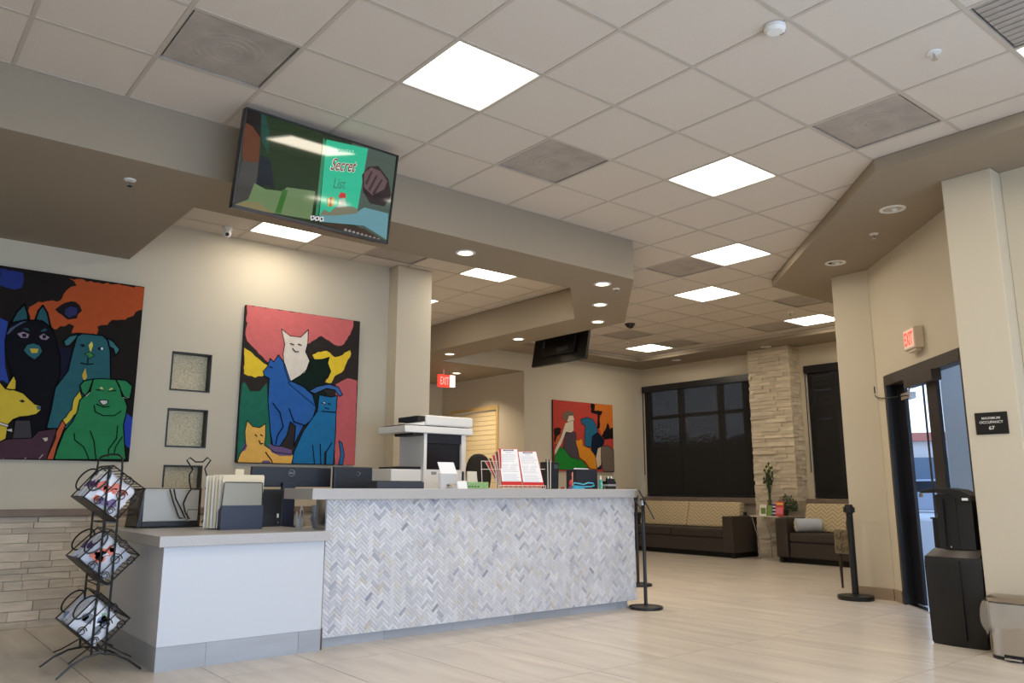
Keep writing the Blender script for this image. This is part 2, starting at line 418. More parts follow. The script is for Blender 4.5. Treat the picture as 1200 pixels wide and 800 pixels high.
# ================================================================== CEILING FIXTURES
fm = MB()
for a, b, c_, d in ((0, T, 0, .016), (0, T, T-.016, T), (0, .016, .016, T-.016), (T-.016, T, .016, T-.016)):
    fm.box(a+.012 if a == 0 else a, b-.012 if b == T else b, c_+.012 if c_ == 0 else c_, d-.012 if d == T else d, .002, .03)
def off(mb, v):
    for i in range(len(mb.v)): mb.v[i] = mb.v[i]+Vector(v)
    return mb
LG = 'square LED panels in the ceiling'
LIGHTLAB = {
 (0, 0): 'largest glowing square LED panel, top centre, in front of the big television',
 (4, 0): 'glowing square LED panel beside the right-hand soffit, second largest in the main ceiling',
 (7, 2): 'glowing LED panel just behind the second largest one, beside the soffit tip',
 (9, 4): 'glowing LED panel in mid-ceiling, just beyond the grey vent past the soffit corner',
 (13, 4): 'glowing LED panel partly cut off by the beige pier on the right',
 (13, 9): 'farthest glowing LED panel above the lounge, beside the small back-turned television',
 (4, -4): 'LED panel just peeking in at the top right edge beside the grey vent',
 (-4, -2): 'LED panel behind the viewer over the left of the lobby', (0, -5): 'LED panel behind the viewer over the middle of the lobby',
 (-1, -8): 'LED panel by the front glazing on the left', (4, -8): 'LED panel by the front glazing on the right'}
light0 = None
def ceiling_light(ox, oy, i, j, label, e=1.0):
    loc = ((i+ox)*T, (j+oy)*T, CEIL)
    global light0
    if light0 is None:
        t = thing('ceiling_light', label, 'light', loc, LG)
        obj('light_frame', off(MB().add(fm.v, fm.f), loc), WHITE, t)
        obj('diffuser', MB().box(loc[0]+.028, loc[0]+T-.028, loc[1]+.028, loc[1]+T-.028, CEIL+.006, CEIL+.012), PANELE, t)
        light0 = t
    else: dup(light0, loc, label)
    area('lamp', (loc[0]+T/2, loc[1]+T/2, CEIL-.004), (.54, .54), PANEL_W*e, WARM)
for k, lab in LIGHTLAB.items(): ceiling_light(0, 0, *k, lab)
ceiling_light(.62, .44, 0, 5, 'glowing LED panel behind the bottom edge of the big television', .55)
ceiling_light(.62, .44, 4, 5, 'glowing LED panel in the recessed ceiling behind the soffit, right of the pier', .8)
ceiling_light(.62, .44, 4, 8, 'LED panel over the corridor, hidden by the pier', .7)

VENTM = mat('vent_grey', (164, 156, 148), .6, bump=(90, .3, .004), var=(6, .16))
VENTD = mat('vent_dark', (134, 126, 118), .7, var=(9, .15))
def ceiling_vent(ox, oy, i, j, label, rings=True):
    x, y = (i+ox)*T, (j+oy)*T; cx, cy = x+T/2, y+T/2
    t = thing('ceiling_vent', label, 'vent', (x, y, CEIL), 'grey air vents in the ceiling')
    obj('vent_frame', off(MB().add(fm.v, fm.f), (x, y, CEIL-.001)), VENTM, t)
    obj('vent_plate', MB().box(x+.026, x+T-.026, y+.026, y+T-.026, CEIL+.006, CEIL+.014), VENTM, t)
    if rings:
        for k in range(4):
            r = .19-.042*k; mb = MB()
            pr = [(r, CEIL+.0058), (r-.006, CEIL+.0042), (r-.026, CEIL+.0050), (r-.028, CEIL+.0058)]
            mb.lathe(pr, (cx, cy), 28, cap=False); obj('diffuser_ring', mb, VENTM, t)
    else:
        for k in range(10):
            a = x+.05+k*(T-.1)/9; obj('vent_slat', MB().box(a-.008, a+.008, y+.03, y+T-.03, CEIL-.002, CEIL+.006), VENTM, t)
VL = {(-2, 1): 'dusty grey square air vent at top left, above the dark soffit', (2, 1): 'dusty grey air vent right behind the largest LED panel',
 (4, -2): 'grey round-ringed air vent at upper right beside the right soffit', (3, -4): 'grey slatted return vent cut by the top right corner',
 (7, 3): 'grey air vent beside the soffit corner, left of a glowing panel', (11, 3): 'grey air vent near the tip of the right soffit',
 (13, 5): 'far grey vent touching the panel that the right pier cuts off', (13, 8): 'far grey vent touching the farthest glowing panel',
 (11, 8): 'far grey vent between the small television and the dome camera'}
for k, lab in VL.items(): ceiling_vent(0, 0, *k, lab, rings=k not in ((3, -4),))
ceiling_vent(.62, .44, 2, 5, 'air vent in the recessed ceiling just left of the pier top')

def downlight(x, y, z, label, on=True, r=.085, e=6.5):
    t = thing('downlight', label, 'light', (x, y, z), 'round recessed downlights')
    obj('trim_ring', MB().lathe([(r*.74, z-.001), (r*.78, z-.008), (r, z-.006), (r*1.02, z-.0005)], (x, y), 32, cap=False), WHITE, t, smooth=True)
    if on:
        obj('lamp_lens', MB().lathe([(r*.72, z-.0005), (r*.70, z-.005), (.01, z-.006)], (x, y), 32), DOWNE, t, smooth=True)
        area('lamp', (x, y, z-.012), (.10, .10), e, (1.0, .82, .6), spread=120)
    else:
        obj('reflector', MB().lathe([(r*.73, z-.0005), (r*.5, z-.003), (.01, z-.004)], (x, y), 32), CHROME, t, smooth=True)
        obj('lamp_lens', MB().ell((x+.012, y-.012, z-.006), .026, .026, .012), WHITE, t, smooth=True)
downlight(1.621, 2.139, HS, 'lit downlight in the front soffit, right of the television')
downlight(3.30, 2.14, HS, 'lit downlight nearest the soffit corner, beside the sprinkler')
downlight(3.93, 2.79, HS, 'lit downlight in the slanted part of the soffit, middle of the three')
downlight(4.57, 3.45, HS, 'lit downlight past the soffit slant, above the small television')
downlight(4.566, 4.94, HS, 'lit downlight in the soffit left of the small television')
downlight(4.558, 6.54, HS, 'lit downlight in the soffit nearest the corridor')
downlight(5.83, 8.136, HS, 'lit downlight inside the corridor beside the exit sign', e=20)
downlight(4.202, -.318, HR, 'larger unlit chrome downlight over the entrance, near the right pier', False, .10)
downlight(5.356, .82, HR, 'unlit chrome downlight near the tip of the right soffit', False, .10)
downlight(9.18, 4.13, HR+.006, 'unlit downlight above the stone pier', False, .085)
downlight(9.15, 5.956, HR+.006, 'unlit downlight above the large dark window', False, .085)

def sprinkler(x, y, z, label):
    t = thing('sprinkler', label, 'sprinkler', (x, y, z), 'fire sprinkler heads')
    obj('escutcheon', MB().lathe([(.038, z-.0005), (.036, z-.006), (.014, z-.009)], (x, y), 20), WHITE, t, smooth=True)
    obj('sprinkler_frame', MB().tube([(x-.010, y, z-.008), (x-.012, y, z-.03), (x, y, z-.042)], .0028, 6).tube([(x+.010, y, z-.008), (x+.012, y, z-.03), (x, y, z-.042)], .0028, 6).cyl((x, y, z-.008), (x, y, z-.04), .004, n=8), CHROME, t)
    obj('deflector', MB().lathe([(.017, z-.043), (.017, z-.046)], (x, y), 16), CHROME, t)
sprinkler(3.49*T, -2.54*T, CEIL+.004, 'sprinkler head in the ceiling at upper right, between two vents')
sprinkler(-1.072, 2.197, HS, 'white sprinkler head under the dark soffit at far left')
sprinkler(3.545, 2.185, HS, 'sprinkler head next to the soffit corner downlight')
sprinkler(4.726, .103, HR, 'sprinkler head between the two unlit entrance downlights')
sprinkler(12.31*T, 4.35*T, CEIL+.004, 'far sprinkler head beside the panel cut by the right pier')
sprinkler(12.29*T, 9.23*T, CEIL+.004, 'far sprinkler head beside the farthest panel')

x, y = 1.99*T, -1.87*T
t = thing('occupancy_sensor', 'small round white sensor with a dark lens on the ceiling grid near the top', 'sensor', (x, y, CEIL))
obj('housing', MB().lathe([(.055, CEIL-.0005), (.055, CEIL-.02), (.040, CEIL-.034), (.012, CEIL-.036)], (x, y), 24), WHITE, t, smooth=True)
obj('lens', MB().ell((x+.042, y-.012, CEIL-.022), .018, .024, .014), CHROME, t, smooth=True)
x, y = 10.5*T, 7.51*T
t = thing('dome_camera', 'dark tinted dome security camera on the far ceiling right of the soffit', 'camera', (x, y, CEIL))
obj('camera_base', MB().lathe([(.075, CEIL+.003), (.075, CEIL-.02), (.06, CEIL-.025)], (x, y), 24), BROWN, t, smooth=True)
obj('dome', MB().ell((x, y, CEIL-.022), .055, .055, .045, 20, 10), mat('dark_dome', (45, 30, 24), .1), t, smooth=True)
p = at(266, 275, 'z', CEIL-.07)
t = thing('security_camera', 'small white dome security camera at the top of the back wall', 'camera', (p.x, p.y, CEIL))
obj('camera_base', MB().lathe([(.045, CEIL+.002), (.045, CEIL-.022), (.030, CEIL-.03)], (p.x, p.y), 20), WHITE, t, smooth=True)
obj('camera_ball', MB().ell((p.x, p.y, CEIL-.058), .040, .040, .038, 20, 12), WHITE, t, smooth=True)
dd = (CAM-Vector((p.x, p.y, CEIL-.058))).normalized()
dd = (dd+Vector((0, -.3, -.3))).normalized(); q = Vector((p.x, p.y, CEIL-.058))
obj('lens', MB().cyl(q+dd*.030, q+dd*.043, .017, n=16), BLACKP, t)

# ================================================================== WINDOWS
def window(name, y0, y1, z0, z1, nv, hz):
    root = struct(name, MB().box(9.70, 9.712, y0+.03, y1-.03, z0+.03, z1-.03), GLASS)
    fr = MB(); w = .06; X0, X1 = 9.66, 9.76
    fr.box(X0, X1, y0, y0+w, z0, z1).box(X0, X1, y1-w, y1, z0, z1).box(X0, X1, y0+w, y1-w, z0, z0+w).box(X0, X1, y0+w, y1-w, z1-w, z1)
    obj('window_frame', fr, NAVY, root, origin=(9.7, y0, z0))
    for yv in nv: obj('mullion', MB().box(X0, X1, yv-.04, yv+.04, z0+w, z1-w), NAVY, root, origin=(9.7, yv, z0))
    ys = [y0+w]+[v for v in nv]+[y1-w]
    for k in range(len(ys)-1): obj('transom_bar', MB().box(X0+.002, X1-.002, ys[k]+(.04 if k else 0), ys[k+1]-(.04 if k < len(ys)-2 else 0), hz-.03, hz+.03), NAVY, root, origin=(9.7, ys[k], hz))
    return root
zt = at(820, 485, 'x', 9.68).z
yv = [at(798.5, 500, 'x', 9.68).y, at(845, 500, 'x', 9.68).y, at(875, 500, 'x', 9.68).y]
window('window_1', *W1, yv, zt)
window('window_2', *W2, [3.3], zt)
def blind(y0, y1, z0, z1, label):
    t = thing('roller_blind', label, 'blind', (9.585, y0, z0))
    obj('cassette', MB().box(9.53, 9.598, y0-.03, y1+.03, z1-.10, z1+.02), NAVY, t, bevel=.006)
    obj('shade_fabric', MB().box(9.570, 9.574, y0+.012, y1-.012, z0+.035, z1-.10), BLIND, t)
    obj('bottom_rail', MB().box(9.556, 9.586, y0+.010, y1-.010, z0+.008, z0+.034), NAVY, t, bevel=.004)
    obj('pull_chain', MB().tube([(9.55, y1+.02, z1-.1), (9.55, y1+.025, z0+.4), (9.562, y1+.025, z0+.4), (9.562, y1+.02, z1-.1)], .005, 5), NAVY, t)
blind(W1[0]-.02, W1[1]-.02, W1[2], W1[3], 'wide dark see-through roller blind over the large lounge window')
blind(W2[0]+.02, W2[1]-.02, W2[2], W2[3], 'narrower dark roller blind over the window right of the stone pier')
struct('trim_window_sill_1', MB().box(9.50, 9.60, 4.555, 7.17, .83, .925), SILL, bevel=.006)
struct('trim_window_sill_2', MB().box(9.50, 9.60, 2.80, 3.79, .83, .925), SILL, bevel=.006)

# glazing of the front and side walls (behind the viewer)
for i, (a, b) in enumerate([(-3.9, -1.4), (-1.2, 1.3), (1.5, 3.6)]):
    r = struct('window_%d' % (i+3), MB().box(a+.05, b-.05, -6.055, -6.045, .1, 2.95), GLASS)
    fr = MB().box(a, a+.05, -6.1, -6.0, .05, 3).box(b-.05, b, -6.1, -6.0, .05, 3).box(a+.05, b-.05, -6.1, -6.0, .05, .1).box(a+.05, b-.05, -6.1, -6.0, 2.95, 3).box((a+b)/2-.03, (a+b)/2+.03, -6.1, -6.0, .1, 2.95)
    obj('window_frame', fr, NAVY, r, origin=(a, -6.05, 0))
r = struct('window_6', MB().box(4.115, 4.125, -5.55, -2.25, .15, 2.65), GLASS)
obj('window_frame', MB().box(4.07, 4.17, -5.6, -5.55, .1, 2.7).box(4.07, 4.17, -2.25, -2.2, .1, 2.7).box(4.07, 4.17, -5.55, -2.25, .1, .15).box(4.07, 4.17, -5.55, -2.25, 2.65, 2.7), NAVY, r, origin=(4.12, -5.5, 0))

# slatted roller shutter in the corridor
t = thing('roller_shutter', 'cream slatted roller shutter glowing warm in the corridor opening', 'shutter', (6.60, 7.93, .9))
CREAM = mat('shutter_cream', (240, 222, 178), .6); SHF = mat('shutter_frame', (206, 176, 118), .6)
z = .905; k = 0
while z < SH[3]-.02:
    h = min(.085, SH[3]-.012-z); x = 6.62
    obj('slat', MB().ext([(x, SH[0]+.012, z), (x-.018, SH[0]+.012, z+.006), (x-.020, SH[0]+.012, z+h-.008), (x-.006, SH[0]+.012, z+h-.002), (x, SH[0]+.012, z+h)], (0, SH[1]-SH[0]-.024, 0)), CREAM, t)
    z += h+.0002
obj('shutter_frame', MB().box(6.56, 6.60, SH[0]-.05, SH[0]+.010, .9, 2.52).box(6.56, 6.60, SH[1]-.01, SH[1]+.05, .9, 2.52).box(6.56, 6.60, SH[0]+.010, SH[1]-.010, 2.455, 2.52), SHF, t)

# ================================================================== NICHES IN THE BACK WALL
NGL = mat('textured_glass', (186, 172, 142), .32, .6, bump=(90, .9, .008), var=(60, .25))
NLAB = ['top one of three small square black-lined wall niches, glittering textured glass', 'middle one of three small square black-lined niches, grey textured glass', 'lowest one of three small black-lined niches, half behind the wire file holder']
for (a, b, z0, z1), lab in zip(NICH, NLAB):
    t = thing('glass_niche', lab, 'niche', (a, WB+.07, z0), 'square glass niches in the back wall')
    a += .001; b -= .001; z0 += .001; z1 -= .001; w = .013
    obj('liner', MB().box(a, a+w, WB-.004, WB+.149, z0, z1).box(b-w, b, WB-.004, WB+.149, z0, z1).box(a+w, b-w, WB-.004, WB+.149, z0, z0+w).box(a+w, b-w, WB-.004, WB+.149, z1-w, z1), BLACKP, t)
    obj('glass_block', MB().box(a+w, b-w, WB+.085, WB+.14, z0+w, z1-w), NGL, t)

# ================================================================== PAINTINGS
def strip(pts, w, closed=False):
    """2D ribbon around a polyline -> list of quads"""
    out = []; n = len(pts)
    for i in range(n if closed else n-1):
        a = Vector(pts[i]); b = Vector(pts[(i+1) % n]); d = (b-a)
        if d.length < 1e-6: continue
        d.normalize(); o = Vector((-d.y, d.x))*w/2; e = d*w*.35
        out.append([a-o-e, b-o+e, b+o+e, a+o-e])
    return out
class Painting:
    def __init__(s, name, label, ax, plane, box, th, bgcol, sgn=-1):
        s.ax, s.pl, s.sgn = ax, plane, sgn; s.box = box; a0, a1, z0, z1 = box
        s.t = thing(name, label, 'painting', (a0, plane, z0)); s.k = 0; s.ink = MB()
        s.u0 = s.pl + th
        obj('canvas', MB().box(a0, a1, plane, plane+th, z0, z1), mat('canvas_edge', (24, 22, 22), .7), s.t)
        s.poly('ground', [(a0, z0), (a1, z0), (a1, z1), (a0, z1)], bgcol, raw=True)
    def px(s, P, c):
        ox, oy, sc = c; r = []
        for x, y in P:
            p = at(ox+x/sc, oy+y/sc, s.ax, s.pl); r.append((min(max(p.x, s.box[0]), s.box[1]), min(max(p.z, s.box[2]), s.box[3])))
        return r
    def poly(s, name, P, col, c=None, raw=False, out=0, wob=0):
        q = P if raw else s.px(P, c); s.k += 1
        if wob:
            rg = random.Random(s.k); r = []
            for i in range(len(q)):
                a, b = q[i], q[(i+1) % len(q)]; L = math.hypot(b[0]-a[0], b[1]-a[1]); n = max(1, int(L/.03)); r.append(a)
                for j in range(1, n):
                    f = j/n; r.append((a[0]+(b[0]-a[0])*f+rg.uniform(-wob, wob), a[1]+(b[1]-a[1])*f+rg.uniform(-wob, wob)))
            q = [(min(max(x, s.box[0]), s.box[1]), min(max(z, s.box[2]), s.box[3])) for x, z in r]
        y0 = s.pl; y1 = s.pl-.0004*s.k-.0003
        mb = MB().ext([(x, y0, z) for x, z in q], (0, y1-y0, 0))
        o = obj(name, mb, mat('paint_%d_%d_%d' % col, tuple(max(2, v-6) if max(col) < 60 else v for v in col), .8, spec=.15, var=(14, .07), bump=(70, .15, .002)), s.t)
        if out:
            for Q in strip(q, out*1.7, True): s.ink.ext([(x, y1, z) for x, z in Q], (0, -.0012, 0))
        return o
    def line(s, P, c, w=.006):
        q = s.px(P, c); y1 = s.pl-.0004*s.k-.0003
        for Q in strip(q, w*1.6): s.ink.ext([(x, y1, z) for x, z in Q], (0, -.0016, 0))
    def done(s):
        if s.ink.v: obj('ink_lines', s.ink, mat('paint_ink', (8, 8, 12), .8, spec=.1), s.t, kind='stuff')

A = (0, 310, 6.667); Bc = (75, 310, 6.667); C_ = (0, 430, 6.667); D = (75, 430, 6.667)
pa = at(169.5, 336, 'y', 4.16); pb = at(157, 541, 'y', 4.16)
P = Painting('dog_painting', 'large painting of colourful dogs on the far left of the back wall', 'y', 4.16, (-2.25, pa.x, pb.z, pa.z), .036, (35, 30, 28))
P.poly('painted_sky', [(0, 30), (178, 62), (188, 118), (170, 180), (120, 195), (50, 180), (0, 160)], (38, 52, 118), A, wob=.004)
P.poly('painted_sky', [(0, 415), (62, 445), (45, 560), (35, 660), (40, 800), (75, 940), (20, 900), (0, 910)], (48, 70, 150), A)
P.poly('painted_clouds', [(230, 330), (300, 290), (470, 280), (520, 200), (600, 165), (540, 105), (770, 140), (1135, 180), (1120, 350), (1060, 370), (980, 430), (880, 430), (840, 470), (760, 485), (755, 550), (560, 535), (580, 480), (540, 460), (440, 505), (400, 500), (380, 400), (330, 320), (280, 430), (235, 430)], (172, 78, 40), A, wob=.012)
P.poly('painted_smoke', [(430, 350), (500, 300), (590, 290), (640, 360), (600, 420), (530, 430), (480, 390)], (30, 26, 30), A, wob=.012)
P.poly('painted_smoke', [(510, 350), (550, 325), (600, 340), (600, 390), (540, 415), (505, 385)], (45, 50, 92), A, wob=.006)
P.poly('painted_sky', [(490, 360), (545, 400), (530, 640), (460, 590), (455, 430)], (42, 66, 160), D)
P.poly('painted_dark', [(430, 800), (440, 640), (560, 660), (600, 800), (600, 1020), (400, 1100)], (30, 30, 52), A, wob=.01)
P.poly('black_dog', [(85, 455), (60, 500), (40, 600), (45, 700), (70, 800), (110, 960), (110, 1350), (380, 1350), (420, 1000), (470, 860), (470, 720), (440, 600), (410, 500), (330, 440), (200, 430)], (19, 19, 27), A, out=.006)
P.poly('dog_ear', [(85, 455), (130, 370), (190, 310), (215, 380), (220, 440)], (40, 84, 92), A, out=.008)
P.poly('dog_ear', [(275, 430), (300, 360), (335, 318), (370, 380), (395, 490), (340, 450)], (40, 84, 92), A, out=.008)
P.poly('dog_muzzle', [(180, 670), (210, 625), (260, 612), (310, 630), (332, 675), (310, 710), (270, 745), (215, 710)], (48, 98, 104), A, out=.004)
P.poly('dog_nose', [(232, 655), (300, 658), (290, 690), (245, 690)], (200, 175, 60), A)
for e in ([(135, 540), (180, 525), (228, 545), (215, 572), (165, 572)], [(305, 560), (340, 540), (385, 570), (360, 588), (320, 582)]):
    P.poly('dog_eye', e, (150, 130, 150), A); 
P.poly('dog_eye', [(170, 540), (205, 540), (205, 565), (175, 565)], (25, 20, 30), A); P.poly('dog_eye', [(330, 550), (360, 552), (358, 578), (332, 576)], (25, 20, 30), A)
P.poly('dog_brow', [(175, 500), (215, 495), (235, 520), (210, 515)], (40, 76, 88), A); P.poly('dog_brow', [(315, 520), (350, 498), (370, 512), (335, 525)], (40, 76, 88), A)
P.poly('dog_highlight', [(50, 545), (75, 500), (160, 450), (210, 440), (120, 490), (70, 540)], (70, 84, 110), A)
P.poly('teal_dog', [(600, 560), (640, 540), (700, 545), (800, 555), (845, 600), (860, 680), (862, 900), (850, 1280), (360, 1280), (400, 1120), (430, 960), (530, 830), (560, 700)], (42, 92, 100), A, out=.006)
P.poly('dog_ear', [(610, 545), (540, 560), (495, 600), (510, 640), (545, 630), (590, 580)], (58, 112, 118), A, out=.006)
P.poly('dog_ear', [(335, 575), (380, 600), (435, 665), (400, 712), (385, 660), (350, 640)], (58, 112, 118), Bc, out=.006)
P.poly('dog_blaze', [(190, 630), (215, 600), (225, 630), (205, 690)], (205, 195, 90), Bc)
P.poly('dog_nose', [(160, 695), (200, 680), (235, 712), (200, 735)], (60, 125, 70), Bc, out=.003)
P.line([(185, 735), (182, 770)], Bc); P.line([(130, 770), (180, 780), (225, 775)], Bc)
P.poly('dog_eye', [(120, 625), (150, 620), (165, 638), (140, 645)], (20, 30, 40), Bc); P.poly('dog_eye', [(255, 655), (280, 642), (300, 660), (275, 672)], (20, 30, 40), Bc)
P.poly('dog_eye', [(284, 650), (300, 648), (302, 664), (288, 666)], (220, 225, 220), Bc)
P.poly('dog_blaze', [(140, 60), (165, 10), (178, 80), (160, 105), (145, 90)], (190, 165, 60), D)
P.poly('dog_chest', [(625, 180), (580, 240), (560, 330), (485, 415), (510, 455), (600, 360), (640, 240)], (205, 180, 60), C_, out=.003, wob=.006)
P.poly('dog_leg', [(485, 415), (440, 500), (395, 620), (360, 722), (415, 722), (450, 600), (510, 450)], (180, 88, 52), C_, out=.004)
P.poly('grey_cloth', [(120, 420), (230, 420), (245, 555), (100, 560)], (62, 60, 62), C_)
P.poly('plum_dog', [(-220, 600), (90, 560), (245, 555), (300, 500), (440, 480), (430, 560), (390, 650), (360, 722), (-220, 722)], (72, 48, 58), C_, out=.004)
P.poly('bone_charm', [(330, 555), (370, 550), (370, 572), (350, 582)], (190, 180, 165), C_)
for q in ([(300, 715), (315, 690), (330, 680)], [(180, 720), (200, 705)], [(10, 705), (25, 720)]):
    P.poly('fur_highlight', [q[0], q[-1], (q[-1][0]+6, q[-1][1]+6), (q[0][0]+6, q[0][1]+4)], (170, 160, 150), C_)
P.poly('yellow_dog', [(-220, 100), (-60, 60), (0, 120), (40, 170), (110, 180), (180, 205), (215, 240), (270, 290), (325, 305), (315, 340), (280, 370), (210, 385), (150, 390), (100, 410), (60, 450), (45, 560), (-30, 600), (-220, 640)], (206, 178, 58), C_, out=.005)
P.poly('dog_ear', [(40, 170), (70, 120), (105, 65), (125, 110), (122, 175), (80, 180)], (206, 178, 58), C_, out=.005)
P.poly('dog_nose', [(280, 305), (325, 303), (320, 330), (290, 335)], (72, 98, 104), C_)
P.poly('dog_eye', [(145, 262), (175, 255), (195, 270), (170, 280)], (50, 45, 40), C_)
P.poly('dog_collar', [(-60, 420), (0, 432), (65, 452), (60, 470), (0, 452), (-60, 438)], (215, 205, 195), C_, out=.003)
P.poly('bone_charm', [(45, 490), (90, 482), (92, 505), (60, 498)], (200, 195, 180), C_)
P.poly('green_dog', [(225, 95), (300, 92), (400, 100), (440, 180), (470, 250), (490, 310), (480, 370), (460, 450), (470, 620), (480, 722), (-80, 722), (-60, 650), (0, 500), (60, 430), (100, 350), (120, 260), (190, 190)], (42, 124, 78), D, out=.005)
P.poly('dog_ear', [(225, 95), (150, 110), (120, 145), (135, 200), (160, 225), (200, 190), (215, 130)], (42, 124, 78), D, out=.006)
P.poly('dog_ear', [(400, 98), (480, 105), (530, 150), (510, 250), (450, 230), (430, 150)], (42, 124, 78), D, out=.006)
P.poly('ear_tip', [(155, 225), (160, 212), (190, 195), (200, 200), (170, 230)], (200, 205, 190), D); P.poly('ear_tip', [(450, 228), (500, 238), (508, 252), (455, 240)], (200, 205, 190), D)
P.poly('dog_nose', [(270, 262), (300, 258), (340, 262), (335, 285), (305, 300), (285, 285)], (205, 200, 195), D, out=.004)
P.poly('dog_brow', [(272, 165), (290, 155), (305, 178), (290, 178)], (190, 195, 120), D); P.poly('dog_brow', [(345, 178), (368, 162), (378, 170), (355, 185)], (190, 195, 120), D)
for q in ([(245, 180), (305, 182)], [(345, 190), (400, 185)], [(250, 290), (300, 312), (350, 310)], [(230, 300), (240, 350), (300, 380), (390, 380), (440, 345)],
          [(75, 520), (80, 570), (150, 625), (175, 680), (190, 722)], [(200, 500), (230, 580), (245, 722)], [(415, 460), (405, 560), (345, 640), (340, 700)], [(450, 545), (400, 620), (385, 680)]):
    P.line(q, D, .005)
P.done()

Ea = (190, 340, 3.636)
pa = at(289, 357, 'y', 4.16); pb = at(419, 545, 'y', 4.16)
P = Painting('cat_painting', 'tall painting of blue, white and yellow cats on the back wall beside the pier', 'y', 4.16, (pa.x-.004, at(422, 376, 'y', 4.16).x, pb.z, pa.z), .036, (52, 46, 44))
P.poly('painted_sky', [(362, 60), (815, 128), (815, 150), (800, 190), (765, 235), (735, 232), (680, 195), (630, 225), (500, 340), (450, 305), (380, 235), (358, 200)], (200, 104, 104), Ea, wob=.010)
P.poly('painted_cloud', [(350, 245), (375, 260), (420, 300), (450, 320), (440, 360), (395, 372), (348, 355)], (222, 190, 52), Ea, wob=.008)
P.poly('painted_cloud', [(640, 275), (665, 262), (700, 258), (735, 285), (770, 275), (800, 255), (805, 270), (785, 310), (765, 350), (735, 365), (720, 395), (695, 390), (710, 360), (700, 330), (710, 288), (650, 295)], (222, 190, 52), Ea, wob=.008)
P.poly('painted_wall', [(830, 385), (790, 375), (740, 400), (735, 750), (830, 750)], (184, 92, 96), Ea, wob=.003)
P.poly('black_cat', [(535, 395), (580, 370), (625, 330), (630, 295), (680, 295), (712, 285), (705, 310), (718, 345), (705, 375), (690, 372), (685, 430), (700, 440), (660, 500), (600, 450)], (18, 38, 32), Ea, out=.004)
P.poly('green_cat', [(340, 400), (350, 390), (375, 430), (415, 430), (445, 395), (450, 480), (462, 660), (550, 680), (540, 740), (318, 740), (330, 500)], (34, 104, 84), Ea)
P.poly('white_cat', [(508, 165), (545, 195), (590, 200), (622, 168), (620, 225), (610, 262), (628, 300), (610, 350), (540, 392), (520, 330), (515, 270), (522, 230)], (216, 206, 194), Ea, out=.004)
P.poly('blue_cat', [(430, 345), (448, 325), (460, 290), (475, 305), (495, 275), (520, 310), (545, 385), (600, 410), (640, 445), (655, 500), (640, 550), (600, 580), (570, 640), (560, 665), (568, 580), (545, 560), (530, 620), (500, 665), (470, 660), (460, 600), (450, 470), (455, 375), (435, 365)], (42, 92, 160), Ea, out=.005)
P.poly('cat_tail', [(625, 430), (660, 410), (710, 400), (750, 412), (768, 445), (755, 452), (735, 425), (700, 418), (650, 440)], (58, 100, 160), Ea, out=.005)
P.poly('pale_cat', [(318, 740), (330, 700), (355, 660), (352, 600), (362, 555), (385, 580), (415, 585), (440, 568), (440, 620), (435, 660), (480, 690), (560, 700), (550, 742)], (222, 172, 86), Ea, out=.004)
P.poly('cat_patch', [(452, 655), (500, 665), (552, 680), (550, 705), (500, 705), (465, 690)], (104, 84, 124), Ea); P.poly('cat_patch', [(335, 690), (350, 650), (362, 660), (355, 680)], (104, 84, 124), Ea); P.poly('cat_patch', [(420, 740), (430, 725), (455, 725), (462, 740)], (104, 84, 124), Ea)
P.poly('teal_cat', [(668, 445), (690, 450), (720, 455), (745, 448), (740, 520), (738, 600), (728, 745), (552, 745), (560, 690), (600, 600), (660, 515)], (30, 104, 152), Ea, out=.005)
P.poly('cat_tail', [(752, 640), (765, 650), (775, 700), (768, 745), (750, 745), (760, 700)], (36, 100, 150), Ea, out=.004)
P.poly('shadow_gap', [(690, 690), (700, 680), (698, 742), (688, 742)], (30, 30, 34), Ea)
for q in ([(640, 660), (648, 742)], [(672, 655), (675, 742)], [(722, 650), (700, 685)], [(680, 515), (735, 520)], [(470, 480), (500, 520), (515, 580), (490, 620), (484, 655)], [(540, 505), (560, 560), (605, 575)], [(440, 690), (465, 725), (468, 742)],
          [(545, 228), (560, 232)], [(578, 230), (592, 234)], [(555, 248), (565, 262), (580, 262)], [(455, 325), (468, 330)], [(395, 615), (402, 622)], [(418, 615), (426, 620)], [(412, 640), (418, 655), (428, 652)], [(680, 480), (692, 486)], [(705, 482), (715, 486)], [(692, 500), (710, 506)]):
    P.line(q, Ea, .006)
P.poly('cat_eye', [(684, 478), (692, 478), (692, 486), (684, 486)], (220, 225, 225), Ea)
P.done()

Fa = (600, 450, 5.714)
pa = at(648, 468, 'y', 7.14); pb = at(719.5, 552, 'y', 7.14)
P = Painting('lounge_painting', 'square painting of a seated woman among pets on the far lounge wall', 'y', 7.14, (pa.x, pb.x, at(648, 551.5, 'y', 7.14).z, pa.z), .036, (180, 66, 58))
P.poly('painted_sky', [(520, 128), (690, 140), (690, 330), (610, 360), (575, 270), (600, 200), (530, 185)], (200, 110, 42), Fa, wob=.01)
P.poly('painted_branch', [(525, 128), (560, 133), (550, 175), (605, 180), (600, 200), (585, 210), (590, 290), (570, 300), (572, 205), (530, 190)], (24, 22, 24), Fa, wob=.01)
P.poly('painted_trees', [(600, 345), (625, 300), (640, 255), (655, 300), (690, 290), (690, 365), (620, 370)], (26, 24, 26), Fa, wob=.01)
P.poly('painted_trees', [(280, 300), (300, 290), (330, 300), (320, 340), (285, 410)], (40, 28, 26), Fa, wob=.01)
P.poly('painted_trees', [(285, 400), (300, 350), (325, 330), (310, 400)], (190, 96, 44), Fa)
P.poly('sheepdog', [(540, 330), (580, 325), (620, 375), (615, 400), (600, 430), (600, 570), (570, 572), (530, 440)], (22, 34, 54), Fa)
